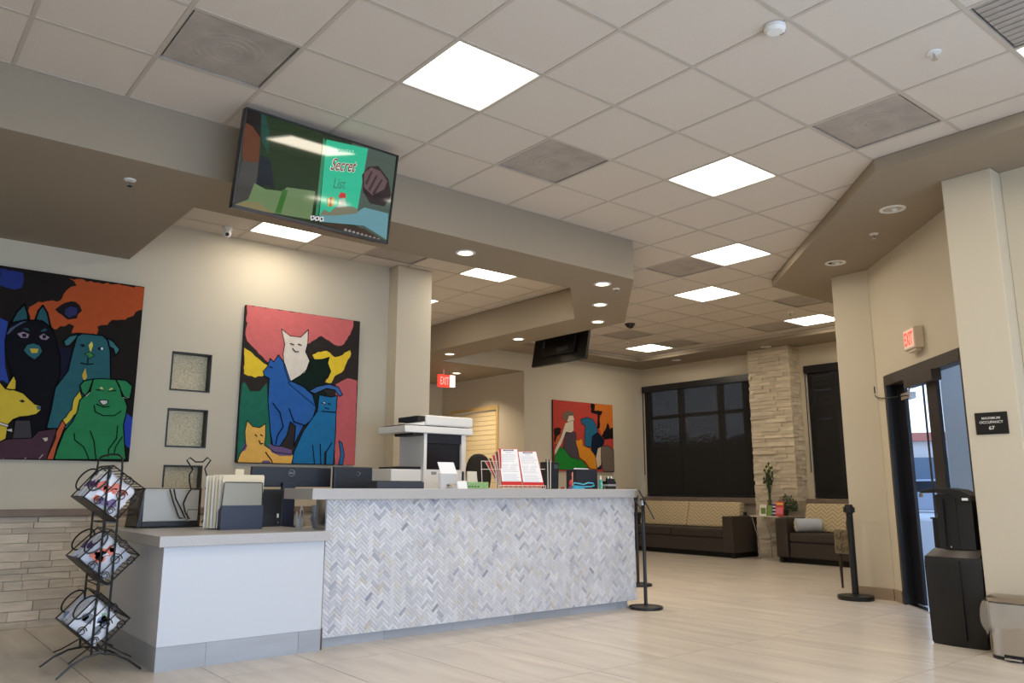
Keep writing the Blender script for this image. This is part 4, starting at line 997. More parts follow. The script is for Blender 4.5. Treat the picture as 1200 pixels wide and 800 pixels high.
obj('cover', MB().box(xa+.058, xb-.012, Y+.012, Y+.016, DZ+.048, zt-.012), mat('grey_folder', (176, 172, 164), .35), t)
obj('cover', MB().box(xa+.065, xb-.02, Y+.165, Y+.170, DZ+.009, zt+.006), OFFW, t)
# cat-shaped wire holder behind/at the end
Yc = 2.972
cat = [(221, 539), (219, 544), (225, 552), (224, 560), (221, 566), (223, 574), (219, 582), (214, 590), (213, 600), (217, 608)]
L = [(219, 608), (215, 596), (214, 590)]
full = [(212, 608), (207, 592), (203, 580), (199, 572)]
outline = [(222, 608), (217, 600), (215, 590), (219, 580), (224, 573), (222, 564), (222, 556), (226, 550), (219, 539), (223, 536), (229, 541), (238, 541), (243, 536), (247, 539), (240, 549), (242, 556), (244, 564), (241, 572), (246, 580), (247, 590), (245, 598), (241, 606), (236, 612)]
pts = [P3(x, y, Yc) for x, y in outline]
t = thing('cat_wire_holder', 'black bent-wire letter holder in the outline of a cat', 'letter holder', (pts[0].x, Yc, DZ))
obj('cat_outline', MB().tube(pts, .0058, 7), BLACK, t, smooth=True)
pts = [P3(x, y, Yc) for x, y in [(199, 573), (203, 588), (209, 604), (211, 607), (217, 607), (212, 596), (206, 584), (204, 573)]]
obj('cat_tail', MB().tube(pts, .0056, 7), BLACK, t, smooth=True)
pb0 = P3(220, 597, Yc); pb1 = P3(243, 597, Yc)
obj('cross_bar', MB().tube([(pb0.x, Yc, DZ+.004), pb0, pb1, (pb1.x, Yc, DZ+.004), (pb1.x, Yc+.012, DZ+.004), (pb0.x, Yc+.012, DZ+.004)], .003, 6, True), BLACK, t)
# folder organiser: navy box with cream folders
Y = 2.45
a = P3(258, 619, Y); b = P3(307, 617, Y); xa, xb = a.x, b.x; z1 = P3(280, 592, Y).z; z2 = P3(280, 565, Y).z; z3 = P3(280, 556, Y).z
NB = mat('navy_plastic', (30, 36, 58), .4)
t = thing('desktop_organizer', 'dark navy step file organizer on the low desk, full of cream folders', 'organizer', ((xa+xb)/2, Y+.12, DZ))
obj('front_wall', MB().box(xa, xb, Y, Y+.006, DZ, z1), NB, t)
obj('base', MB().box(xa, xb, Y+.006, Y+.26, DZ, DZ+.006), NB, t)
for xx in (xa, xb-.005): obj('side_wall', MB().ext([(xx, Y+.006, DZ+.006), (xx, Y+.26, DZ+.006), (xx, Y+.26, DZ+.02), (xx, Y+.006, z1)], (.005, 0, 0)), NB, t)
obj('divider_window', MB().box(xa+.006, xb-.004, Y+.012, Y+.014, z1-.02, z2), mat('smoke_window', (142, 134, 118), .3, .25), t)
fr = MB().tube([(xa+.003, Y+.012, z1-.02), (xa+.012, Y+.012, z2-.010), (xa+.022, Y+.012, z2), (xb-.018, Y+.012, z2), (xb-.008, Y+.012, z2-.010), (xb-.004, Y+.012, z1-.02)], .0035, 6)
obj('divider_frame', fr, BLACKP, t, smooth=True)
cream = [mat('folder_cream', (232, 218, 188), .8), mat('folder_cream2', (236, 232, 222), .8)]
for k in range(6):
    y = Y+.03+k*.032; dx = -.012*k
    q = [(xa+.006+dx, y, DZ+.008), (xb-.006+dx*.2, y, DZ+.008), (xb+.014-.002*k, y+.01, z3-.015), (xb+.008-.002*k, y+.01, z3), (xa+.065+dx, y+.01, z3), (xa+.06+dx, y+.01, z3-.004), (xa+.01+dx, y+.01, z3-.008)]
    tt = tag(obj('paper_folder', MB().ext(q, (0, .004, 0)), cream[k % 2]), ['front cream folder in the navy organizer', 'white folder right behind the front cream one', 'third folder from the front in the navy organizer', 'fourth folder from the front in the navy organizer', 'fifth folder from the front in the navy organizer', 'rearmost folder in the navy organizer'][k], 'folder', 'folders in the navy organizer')
q = P3(281, 552, Y+.2); obj('index_tab', MB().box(q.x-.03, q.x+.035, Y+.208, Y+.211, z3-.02, P3(281, 549.5, Y+.2).z), cream[0], tt)
# folder bundle leaning left of the organizer
for k in range(3):
    y = Y+.22+.02*k; x0_ = P3(246+3*k, 611, y).x
    tag(obj('paper_sheaf', MB().ext([(x0_, y, DZ+.004), (x0_+.02, y, DZ+.004), (P3(256+k, 590, y).x, y, P3(256, 590, y).z), (P3(255+k, 562, y).x, y, P3(255, 560+k*2, y).z), (P3(251, 562, y).x, y, P3(251, 563, y).z), (P3(250+k*2, 590, y).x, y, P3(250, 590, y).z)], (0, .012, 0)), [PAPER, cream[0], mat('kraft', (170, 150, 124), .8)][k]),
        ['white paper sheaf leaning against the left of the navy organizer', 'cream paper sheaf leaning behind the white one', 'kraft brown sheaf leaning at the back beside the cat wire'][k], 'papers')

# monitor seen from behind with its round maker's badge
DARK = mat('monitor_back', (27, 31, 42), .42); LOGO = mat('badge_silver', (150, 155, 160), .3, .8)
Y = 2.85
def monitor(name, lab, x0, y0, x1, y1, Y, zfoot, standpx, badge, logo_txt):
    a = P3(x0, y0, Y); b = P3(x1, y1, Y)
    t = thing(name, lab, 'monitor', ((a.x+b.x)/2, Y, zfoot))
    obj('back_shell', MB().box(a.x, b.x, Y, Y+.035, b.z, a.z), DARK, t, bevel=.006)
    obj('screen', MB().box(a.x+.01, b.x-.01, Y+.036, Y+.038, b.z+.015, a.z-.01), mat('screen_lit', (30, 40, 60), .2, emis=((110, 140, 180), .3)), t)
    s0 = P3(standpx[0], 600, Y-.03); s1 = P3(standpx[1], 600, Y-.03); c_ = (s0.x+s1.x)/2
    obj('stand_column', MB().box(s0.x, s1.x, Y-.045, Y-.002, zfoot+.012, P3(0, 563, Y).z if badge[2] > .02 else b.z+.02), NB, t, bevel=.004)
    obj('stand_foot', MB().box(c_-.06, c_+.11, Y-.045, Y+.12, zfoot, zfoot+.012), DARK, t, bevel=.004)
    bc = P3(badge[0], badge[1], Y-.001); r = badge[2]
    ring = [(bc.x+r*cos(2*pi*k/28), Y-.002, bc.z+r*sin(2*pi*k/28)) for k in range(28)]
    obj('badge_ring', MB().tube(ring, r*.10, 6, True), LOGO, t, smooth=True)
    if logo_txt: lettering(logo_txt, t, (bc.x, Y-.001, bc.z), (1, 0, 0), (0, 0, 1), r*.55, r*1.45, LOGO, bold=.02)
    return t, a, b
t, a, b = monitor('monitor', 'large dark monitor seen from behind with a silver ring badge, on the low desk', 295.5, 546, 387.5, 570.5, Y, .7652, (329, 344), (341.5, 554, .026), 'DELL')
monitor('monitor', 'smaller monitor back peeking over the bar beside the large one', 392, 546.5, 435.5, 585, 2.62, .7652, (410, 420), (419.5, 555, .016), None)
# small form factor computer left of the stand
a = P3(306, 576, 2.74); b = P3(328.5, 618, 2.74)
t = thing('computer', 'black desktop computer tower between the navy organizer and monitor stand', 'computer', ((a.x+b.x)/2, 2.76, DZ))
obj('case', MB().box(a.x-.02, b.x, 2.74, 2.79, DZ, P3(310, 573, 2.74).z), BLACKP, t, bevel=.004)
for k in range(7): obj('vent_slot', MB().box(a.x+.03, b.x-.02, 2.737, 2.74, DZ+.19-k*.014, DZ+.194-k*.014), mat('slot', (6, 6, 6), .6), t)
q = P3(325.5, 604, 2.738); obj('label_sticker', MB().box(q.x-.007, q.x+.007, 2.736, 2.739, q.z-.015, q.z+.015), WHITE, t)
q = P3(325.5, 612, 2.738); obj('power_button', MB().cyl((q.x, 2.741, q.z), (q.x, 2.735, q.z), .008, n=12), CHROME, t)
WZ = .7652
# jar with pens, tangled cable and glove box right of the monitor stand
q = P3(350, 618, 2.55)
t = thing('clear_pen_cup', 'small clear cup of pens in front of the bar end', 'cup', (q.x, 2.55, WZ))
obj('cup_wall', MB().lathe([(.028, WZ+.001), (.033, WZ+.085), (.031, WZ+.085), (.026, WZ+.004)], (q.x, 2.55), 20), ACRYL, t, smooth=True)
for k, (dx, dy, c_) in enumerate([(-.01, 0, (210, 215, 222)), (.012, .006, (60, 60, 90)), (0, -.01, (235, 235, 235))]):
    tag(obj('pen', MB().cyl((q.x+dx, 2.55+dy, WZ+.006), (q.x+dx*2.2, 2.55+dy*2, WZ+.13+.01*k), .004, n=8), mat('pen_%d' % c_[0], c_, .4)), ['pale grey pen in the clear cup', 'dark pen in the clear cup', 'white pen in the clear cup'][k], 'pen')
cb = [(P3(356, 600, 2.56)), (P3(352, 588, 2.56)), (P3(353, 595, 2.57)), (P3(357, 608, 2.56)), (P3(364, 612, 2.53)), (P3(358, 606, 2.54)), (P3(366, 603, 2.56)), (P3(355, 611, 2.56)), (P3(366, 616, 2.56))]
tag(obj('cable', MB().tube(cb, .0035, 6), mat('cable_white', (200, 198, 192), .5), smooth=True), 'loose pale cable looping down beside the end of the bar', 'cable')
a = P3(367, 592, 2.60); b = P3(382, 618, 2.60)
t = thing('plastic_bag', 'bundle of crinkled pale blue plastic against the end of the bar', 'bag', ((a.x+b.x)/2, 2.65, WZ))
rg = random.Random(4); mb = MB(); n = 10; rows = 7; vs = []
for j in range(rows):
    f = j/(rows-1)
    for i in range(n):
        an = 2*pi*i/n; r = .040*(.8+.35*sin(pi*f))*rg.uniform(.8, 1.1)
        vs.append(((a.x+b.x)/2+.0+r*cos(an), 2.65+r*sin(an), WZ+.002+f*(a.z-WZ)))
fs = [(j*n+i, j*n+(i+1) % n, (j+1)*n+(i+1) % n, (j+1)*n+i) for j in range(rows-1) for i in range(n)]+[tuple(range(n))[::-1], tuple(range((rows-1)*n, rows*n))]
obj('bag_body', mb.add(vs, fs), mat('blue_plastic', (150, 172, 205), .35), t)

# ================================================================== THINGS ON THE BAR TOP
BZ = 1.0662
# keyboard-like dark tray beside the printer
Y = 2.15; a = P3(442, 563, Y); b = P3(497, 571, Y)
t = thing('keyboard', 'dark low keyboard tray lying on the bar left of the printer', 'keyboard', ((a.x+b.x)/2, Y+.07, BZ))
obj('keyboard_case', MB().box(a.x, b.x, Y, Y+.14, BZ, a.z-.006), mat('slate', (52, 56, 66), .45), t, bevel=.003)
for k in range(9): obj('key_row', MB().box(a.x+.012+k*(b.x-a.x-.02)/9, a.x+.004+(k+1)*(b.x-a.x-.02)/9, Y+.004, Y+.13, a.z-.006, a.z), BLACKP, t)
# printer on a stand behind the bar
Y = 2.85
def pz(py): return P3(510, py, Y).z
def pxx(px): return P3(px, 520, Y).x
PZ0 = .7652
t = thing('printer', 'tall white multifunction printer behind the bar', 'printer', (pxx(510), Y+.2, PZ0))
x0, x1, xm = pxx(497), pxx(549), pxx(462)
WP_ = mat('printer_white', (222, 222, 220), .4); PD = mat('printer_dark', (26, 28, 40), .3)
obj('base_unit', MB().box(xm, x1, Y+.04, Y+.45, PZ0, pz(550)), WP_, t, bevel=.006)
obj('front_column', MB().box(x0, pxx(500.5), Y, Y+.42, PZ0, pz(507)), WP_, t, bevel=.003)
obj('front_column', MB().box(pxx(541), pxx(546), Y, Y+.42, PZ0, pz(507)), WP_, t, bevel=.003)
obj('front_lower', MB().box(pxx(500.5), pxx(541), Y, Y+.40, PZ0, pz(550)), WP_, t)
obj('output_cavity', MB().box(pxx(500.5), pxx(541), Y+.03, Y+.42, pz(550), pz(507)), mat('cavity_black', (14, 15, 22), .3), t)
obj('cavity_visor', MB().box(pxx(500.5), pxx(541), Y+.005, Y+.03, pz(519), pz(507)), PD, t)
obj('paper_shelf', MB().box(pxx(472), pxx(497), Y+.05, Y+.40, pz(549), pz(547)), PD, t)
obj('scanner_bed', MB().box(pxx(472), pxx(552), Y-.03, Y+.44, pz(508), pz(500)), WP_, t, bevel=.008)
obj('scanner_lid', MB().box(pxx(496), pxx(552), Y-.03, Y+.44, pz(499), pz(487)), WP_, t, bevel=.014)
obj('document_tray', MB().ext([(pxx(472), Y-.02, pz(499)), (pxx(496), Y-.02, pz(499)), (pxx(496), Y-.02, pz(495)), (pxx(485), Y-.02, pz(497))], (0, .4, 0)), WP_, t)
obj('feeder_mouth', MB().box(pxx(487), pxx(495.5), Y-.025, Y+.3, pz(494), pz(488.5)), BLACKP, t)
obj('hinge_block', MB().box(pxx(483), pxx(495), Y-.01, Y+.3, pz(511), pz(508)), BLACKP, t)
obj('grille', MB().box(pxx(506), pxx(512), Y-.002, Y, pz(556), pz(552.5)), mat('grille_grey', (140, 142, 146), .6), t)
# acrylic card stand, cards, sample tray, green dish
Y = 2.14
a = P3(515.5, 541, Y); b = P3(535, 555, Y)
t = thing('card_holder', 'clear acrylic stand with a white card tilted back in front of the printer', 'card holder', ((a.x+b.x)/2, Y+.03, BZ))
obj('card', MB().ext([(a.x, Y+.035, a.z), (b.x-.006, Y+.035, a.z), (b.x+.006, Y, b.z), (a.x+.012, Y, b.z)], (0, .002, 0)), PAPER, t)
obj('clear_stand', MB().box(a.x+.012, b.x+.004, Y, Y+.04, BZ, b.z), ACRYL, t)
a = P3(537, 563.5, 2.08); b = P3(548, 571, 2.08)
tag(obj('white_card', MB().ext([(a.x, 2.08, BZ), (b.x, 2.08, BZ), (b.x, 2.095, a.z), (a.x, 2.095, a.z)], (0, .0015, 0)), PAPER), 'small white folded card left of the green dish', 'card')
t = thing('candy_dish', 'small clear dish of brown and cream sweets beside the white card', 'dish', (P3(529, 570, 2.12).x, 2.12, BZ))
c_ = (P3(529, 570, 2.12).x, 2.12)
obj('dish', MB().lathe([(.035, BZ+.001), (.050, BZ+.024), (.047, BZ+.024), (.032, BZ+.005)], c_, 20), ACRYL, t, smooth=True)
rg = random.Random(2)
for k in range(9):
    cc_ = (c_[0]+rg.uniform(-.028, .028), c_[1]+rg.uniform(-.022, .022), BZ+.016+rg.uniform(0, .018))
    tag(obj('sweet', MB().ell(cc_, .012, .009, .007, 8, 6), [mat('sweet_tan', (190, 160, 110), .4), mat('sweet_brown', (96, 52, 44), .4)][k % 2], smooth=True), ['tan wrapped sweet in the small clear dish', 'brown wrapped sweet in the small clear dish'][k % 2], 'sweet', ['tan sweets in the clear dish', 'brown sweets in the clear dish'][k % 2])
a = P3(548.5, 564.5, 2.10); b = P3(572.5, 571, 2.10)
t = thing('green_tray', 'small translucent green tray with a leafy print', 'tray', ((a.x+b.x)/2, 2.13, BZ))
obj('tray_body', MB().box(a.x, b.x, 2.10, 2.17, BZ, a.z), mat('leaf_green', (142, 178, 122), .4, var=(90, .35)), t, bevel=.004)
for k in range(4): obj('leaf_print', MB().ell((a.x+.015+k*.03, 2.099, BZ+.018), .012, .0015, .007, 10, 6), mat('dark_leaf', (70, 112, 56), .5), t)
a = P3(548, 552, 2.22); b = P3(559, 565, 2.22)
tag(obj('tissue', MB().ext([(a.x, 2.22, BZ), (b.x+.02, 2.22, BZ), (b.x, 2.22, (a.z+BZ)/2+.02), (b.x-.004, 2.22, a.z), (a.x+.004, 2.22, a.z)], (0, .02, 0)), mat('tissue_cream', (222, 208, 190), .8)), 'cream paper bag standing behind the green tray', 'bag')
a = P3(542.5, 553, 2.2)
t = thing('pump_bottle', 'tiny dark-capped bottle between printer and cream bag', 'bottle', (a.x, 2.2, BZ))
obj('bottle_body', MB().lathe([(.014, BZ), (.014, BZ+.05), (.006, BZ+.06), (.006, BZ+.066)], (a.x, 2.2), 14), mat('label_pink', (205, 190, 195), .4), t, smooth=True)
obj('cap', MB().lathe([(.010, BZ+.066), (.010, a.z+.004), (.004, a.z+.006)], (a.x, 2.2), 14), BLACKP, t, smooth=True)

# office chair back behind the bar
Y = 3.15
def XZ(px, py): q = P3(px, py, Y); return q.x, q.z
t = thing('office_chair', 'black office chair whose rounded back rises behind the bar', 'chair', (P3(562, 560, Y).x, Y, 0))
CH = mat('chair_fabric', (26, 20, 17), .8, bump=(150, .2, .002))
cx_ = P3(563, 545, Y).x; r0 = (P3(577, 545, Y).x-P3(549, 545, Y).x)/2; zc_ = P3(563, 547, Y).z
mb = MB(); n = 24; vs = []
for s_ in (0, 1):
    for k in range(n):
        an = 2*pi*k/n; ex = (abs(cos(an))**.8)*(1 if cos(an) > 0 else -1)
        vs.append((cx_+r0*ex, Y+s_*.06, zc_-.06+(.19 if sin(an) > 0 else .26)*sin(an)))
mb.add(vs, [tuple(range(n)), tuple(range(n, 2*n))[::-1]]+[(k, n+k, n+(k+1) % n, (k+1) % n) for k in range(n)])
obj('backrest', mb, CH, t, bevel=.02)
obj('back_support', MB().box(cx_-.03, cx_+.03, Y-.03, Y, .42, .80), BLACKP, t)
obj('seat', MB().box(cx_-.24, cx_+.24, Y, Y+.48, .42, .50), CH, t, bevel=.03)
obj('gas_column', MB().cyl((cx_, Y+.24, .10), (cx_, Y+.24, .42), .025), CHROME, t)
for k in range(5):
    an = 2*pi*k/5; leg = obj('base_leg', MB().tube([(cx_, Y+.24, .10), (cx_+.28*cos(an), Y+.24+.28*sin(an), .065)], [.025, .014], 8), BLACKP, t)
    obj('caster', MB().cyl((cx_+.28*cos(an), Y+.24+.28*sin(an)-.015, .028), (cx_+.28*cos(an), Y+.24+.28*sin(an)+.015, .028), .028, n=14), BLACKP, leg)

# wire rack with red clipboards
RED = mat('clip_red', (196, 44, 44), .4); WW_ = mat('white_wire', (232, 216, 208), .4); BLR = mat('board_dark_red', (120, 24, 26), .45)
Y = 2.12
t = thing('clipboard_rack', 'white wire rack on the bar holding red clipboards', 'rack', (P3(600, 570, Y).x, Y+.1, BZ))
rw = MB(); yb = Y+.22
x0, x1 = P3(584, 571, Y).x, P3(639, 571, Y).x
def w(*ps, m_=.0028): rw.tube([Vector(p_) for p_ in ps], m_, 5)
zt1 = P3(563, 540, Y+.1).z; zt0 = P3(563, 549.5, Y+.1).z; xl = P3(564, 545, Y+.1).x
w((x0, Y, BZ+.004), (x1, Y, BZ+.004), (x1, yb, BZ+.004), (x0, yb, BZ+.004), (x0, Y, BZ+.004))
for k in range(11): xx = x0+(x1-x0)*k/10; w((xx, Y-.006, BZ+.004), (xx, Y-.006, BZ+.028))
w((x0, Y-.006, BZ+.028), (x1, Y-.006, BZ+.028))
w((xl, Y+.1, zt1), (xl+.13, Y+.04, zt1)); w((xl+.01, Y+.12, zt0), (xl+.15, Y+.02, zt0))
w((xl, Y+.1, zt1), (xl+.02, Y+.11, BZ+.004)); w((xl+.115, Y+.05, zt1), (xl+.12, Y+.05, BZ+.004))
w((x1+.004, Y+.02, BZ+.004), (x1+.02, Y+.10, BZ+.16)); w((x1-.03, Y+.06, zt0+.01), (x1+.05, Y+.06, zt0+.01))
obj('wire_frame', rw, WW_, t)
def clipboard(name_lab, ftop, fbot, Yb, lean, paper=True):
    """front board: pixel corners of the top (l,r,y) and bottom (l,r,y)"""
    a0 = P3(ftop[0], ftop[2], Yb+lean); a1 = P3(ftop[1], ftop[2], Yb+lean); b0 = P3(fbot[0], fbot[2], Yb); b1 = P3(fbot[1], fbot[2], Yb)
    b0.z = b1.z = max(BZ+.008, b0.z)
    t = thing('clipboard', name_lab, 'clipboard', tuple((b0+b1)/2), 'red clipboards in the wire rack')
    u_ = (b1-b0).normalized(); nn_ = (a0-b0).cross(u_).normalized(); nn_ = nn_ if nn_.y < 0 else -nn_
    obj('board', MB().ext([b0, b1, a1, a0], -nn_*.004), RED, t)
    def pt(fx, fz, l=0): lo = b0.lerp(b1, fx); hi = a0.lerp(a1, fx); return lo.lerp(hi, fz)+nn_*l
    if paper:
        obj('paper', MB().ext([pt(.02, .125, .0005), pt(.98, .125, .0005), pt(.97, .985, .0005), pt(.03, .985, .0005)], nn_*.001), PAPER, t)
        ln = MB(); rg = random.Random(len(name_lab))
        for k in range(19):
            f = .15+k*.038
            if k in (5, 12): continue
            e = rg.uniform(.72, .92); ln.ext([pt(.10, f, .0017), pt(e, f, .0017), pt(e, f+.009, .0017), pt(.10, f+.009, .0017)], nn_*.0002)
        ln.ext([pt(.36, .885, .0017), pt(.64, .885, .0017), pt(.64, .90, .0017), pt(.36, .90, .0017)], nn_*.0002)
        obj('printed_lines', ln, mat('print_grey', (172, 178, 196), .8), t, kind='stuff')
        obj('clip', MB().ext([pt(.27, .945, .002), pt(.73, .945, .002), pt(.70, .965, .002), pt(.30, .965, .002)], nn_*.004), CHROME, t)
        for fx in (.27, .73): obj('clip_knob', MB().ell(tuple(pt(fx, .95, .006)), .006, .004, .006, 8, 6), BROWN, t)
    return t
clipboard('red clipboard with printed sheet at the front left of the rack', (583.5, 606.5, 525.5), (588.5, 612, 569.5), Y, .10)
clipboard('red clipboard with printed sheet at the front right of the rack', (606.5, 628.5, 528.5), (613.5, 638, 570), Y, .10)
for k in range(5):   # side-on clipboards fanned behind
    Yk = Y+.03+k*.018
    a = P3(583-k*3.8, 526+k*3.6, Yk+.05); b = P3(588-k*.4, 569, Yk)
    t = thing('clipboard', ['first red clipboard seen edge-on behind the front left one', 'second red clipboard of the edge-on fan', 'third red clipboard of the edge-on fan', 'fourth red clipboard of the edge-on fan', 'leftmost and lowest red clipboard of the edge-on fan'][k], 'clipboard', tuple(b), 'red clipboards in the wire rack')
    dx = .022
    obj('board', MB().ext([(b.x, Yk, BZ+.006), (b.x+.004, Yk, BZ+.006), (a.x+dx, Yk+.03, a.z), (a.x, Yk+.03, a.z)], (.0, .012, 0)), RED if k % 2 == 0 else BLR, t)
    obj('paper', MB().ext([(b.x-.003, Yk, BZ+.008), (b.x-.001, Yk, BZ+.008), (a.x-.001, Yk+.03, a.z-.004), (a.x-.004, Yk+.03, a.z-.004)], (.0, .011, 0)), WW_, t)

# black cup with pens / dark translucent bag right of the clipboards
a = P3(641, 541, 2.2); b = P3(655, 571, 2.2); x0, x1 = a.x, b.x
t = thing('mesh_pen_cup', 'black square mesh pen holder right of the clipboards', 'pen holder', ((x0+x1)/2, 2.25, BZ))
obj('cup_body', MB().ext([(x0+.006, 2.2, BZ), (x1-.006, 2.2, BZ), (x1+.004, 2.2, a.z), (x0-.004, 2.2, a.z)], (0, .09, 0)), mat('smoke_black', (18, 20, 24), .35), t, bevel=.003)
q0_, q1_ = P3(649, 544, 2.198), P3(654, 549, 2.198); obj('label_sticker', MB().box(q0_.x, q1_.x, 2.196, 2.199, q1_.z, q0_.z), mat('dim_label', (60, 66, 68), .4), t)
for k in range(4): tag(obj('pen', MB().cyl((x0-.012+.014*k, 2.19, BZ+.004), (x0-.02+.018*k, 2.19, P3(640, 538+k % 2*2, 2.19).z), .0042, n=8), [BLACKP, OFFW][k % 2]), ['leftmost black pen by the square pen holder', 'leftmost pale pen by the square pen holder', 'second black pen by the square pen holder', 'second pale pen by the square pen holder'][k], 'pen')
# red toy, blue scissors-like handle, black tissue box, spray bottle, cat mug
RD = mat('toy_red', (205, 46, 44), .35)
q = P3(670, 562, 2.14)
t = thing('red_toy', 'glossy red and pink figurine left of the black box', 'toy', (q.x, 2.14, BZ))
obj('toy_body', MB().ell((q.x-.012, 2.14, BZ+.05), .018, .014, .034, 12, 8), RD, t, smooth=True)
obj('toy_base', MB().lathe([(.022, BZ), (.022, BZ+.018), (.010, BZ+.024)], (q.x-.012, 2.14), 14), mat('toy_purple', (120, 84, 120), .4), t, smooth=True)
obj('toy_head', MB().ell((q.x+.006, 2.14, P3(671, 556, 2.14).z), .010, .010, .014, 10, 8), RD, t, smooth=True)
obj('toy_stick', MB().cyl((q.x-.004, 2.13, BZ+.03), (q.x+.002, 2.13, P3(670, 553, 2.14).z), .004, n=8), mat('toy_pink', (236, 170, 150), .4), t)
q = P3(658, 570, 2.12); t = thing('red_bead_charm', 'pair of tiny red beads lying right of the pen holder', 'beads', (q.x, 2.12, BZ))
for k in range(2): obj('bead', MB().ell((q.x+k*.024, 2.12, BZ+.010), .009, .009, .009, 10, 8), [RD, mat('bead_dark', (110, 30, 40), .4)][k], t, smooth=True)
a = P3(675.5, 549.5, 2.2); b = P3(700.5, 571, 2.2)
t = thing('tissue_box', 'black square tissue box with a white tissue, near the right end of the bar', 'box', ((a.x+b.x)/2, 2.26, BZ))
obj('box_body', MB().box(a.x, b.x, 2.2, 2.34, BZ, a.z), mat('box_black', (30, 32, 40), .45), t, bevel=.004)
obj('tissue', MB().ext([(a.x+.04, 2.27, a.z), (b.x-.04, 2.27, a.z), (b.x-.055, 2.27, a.z+.011), (a.x+.05, 2.27, a.z+.013)], (0, .01, 0)), PAPER, t)
BL = mat('toy_cyan', (64, 172, 206), .35)
a = P3(671, 570, 2.08); b = P3(698, 566, 2.08)
t = thing('cyan_tape_holder', 'bright cyan plastic handle-shaped holder in front of the black box', 'holder', ((a.x+b.x)/2, 2.09, BZ))
pts = [P3(671, 569, 2.09), P3(673, 565.5, 2.09), P3(679, 566.5, 2.09), P3(684, 567.5, 2.09), P3(689, 565.5, 2.09), P3(695, 566, 2.09), P3(696.5, 568.5, 2.09), P3(693, 570, 2.09), P3(684, 570.3, 2.09)]
for p_ in pts: p_.z = max(p_.z, BZ+.006)
obj('handle', MB().tube(pts, .0055, 8, True), BL, t, smooth=True)
obj('body', MB().ext([Vector((pts[0].x, 2.085, BZ)), Vector((pts[3].x+.01, 2.085, BZ)), Vector((pts[3].x, 2.085, BZ+.012)), Vector((pts[1].x, 2.085, BZ+.022))], (0, .012, 0)), BL, t)
q = P3(704, 571, 2.16)
t = thing('spray_bottle', 'white and teal hand sanitizer bottle right of the black box', 'bottle', (q.x, 2.16, BZ))
TL_ = mat('teal_label', (40, 160, 150), .4)
obj('bottle_body', MB().lathe([(.016, BZ), (.017, BZ+.004), (.017, BZ+.075), (.010, BZ+.085), (.007, BZ+.09)], (q.x, 2.16), 18), TL_, t, smooth=True)
obj('cap', MB().lathe([(.008, BZ+.088), (.009, BZ+.118), (.004, BZ+.122)], (q.x, 2.16), 14), WHITE, t, smooth=True)
for k in range(4): obj('label_mark', MB().box(q.x-.006+.004*(k % 2), q.x+.006, 2.1415, 2.1435, BZ+.012+.016*k, BZ+.020+.016*k), WHITE, t)
q = P3(709.5, 571, 2.18)
t = thing('small_jar', 'small olive green jar with a white knob beside the teal bottle', 'jar', (q.x, 2.18, BZ))
obj('jar_body', MB().lathe([(.013, BZ), (.013, BZ+.03), (.006, BZ+.04)], (q.x, 2.18), 14), mat('olive_glass', (120, 130, 80), .3), t, smooth=True)
obj('knob', MB().ell((q.x, 2.18, BZ+.048), .008, .008, .009, 10, 8), WHITE, t, smooth=True)
a = P3(712, 563, 2.14); b = P3(722, 571, 2.14); cx_ = (a.x+b.x)/2
t = thing('card_box', 'black and grey box topped with little white animal figures at the bar end', 'box', (cx_, 2.17, BZ))
obj('box_body', MB().box(a.x, b.x, 2.14, 2.21, BZ, a.z-.004), BLACKP, t, bevel=.003)
obj('grey_band', MB().box(a.x-.002, b.x+.002, 2.137, 2.213, BZ+.028, BZ+.045), mat('band_grey', (150, 150, 156), .5), t)
for k in range(4): obj('figure', MB().ell((a.x+.012+k*.02, 2.16, P3(716, 559.5, 2.14).z-.006+.006*(k % 2)), .009, .008, .011, 10, 8), WHITE if k % 2 else BLACKP, t, smooth=True)
obj('figure_base', MB().box(a.x+.004, b.x-.004, 2.15, 2.17, a.z-.004, a.z+.016), BLACKP, t)
q = P3(730, 570.5, 2.1)

# ================================================================== WIRE RACK WITH TREAT BAGS
RX, RYN, RYF = -1.015, 2.14, 2.44
rk = thing('wire_display_rack', 'black wire floor rack with three tilted diamond-shaped baskets, left of the low desk', 'rack', (RX, (RYN+RYF)/2, 0))
for Yf, pts in ((2.08, [(65, 797), (82, 781), (100, 770), (118, 765), (135, 766.5), (150, 773), (165, 783)]), (2.50, [(46, 782), (62, 770), (80, 761), (97, 757.5), (115, 758.5), (130, 763), (143, 770)])):
    P_ = [P3(x, y, Yf) for x, y in pts]; P_[0].z = P_[-1].z = .008
    obj('arched_foot', MB().tube(P_, .0062, 8), BLACK, rk, smooth=True)
for dx, Yp in ((-.030, RYN), (.045, RYN), (-.030, RYF), (.045, RYF)):
    obj('post', MB().cyl((RX+dx, Yp, .10), (RX+dx, Yp, 1.20), .0066, n=8), BLACK, rk)
for zz in (.125, .50, .86):
    obj('cross_rod', MB().tube([(RX-.03, RYN, zz), (RX+.045, RYN, zz), (RX+.045, RYF, zz), (RX-.03, RYF, zz)], .0042, 6, True), BLACK, rk)
for (dx, s_) in ((-.03, -1), (.045, 1)):
    for (ya_, yb2) in ((RYN, 2.08), (RYF, 2.50)):
        obj('brace', MB().tube([(RX+dx, ya_, .16), (RX+dx+s_*.09, (ya_+yb2)/2, .105), (RX+dx+s_*.13, yb2, .085)], .0045, 6), BLACK, rk)
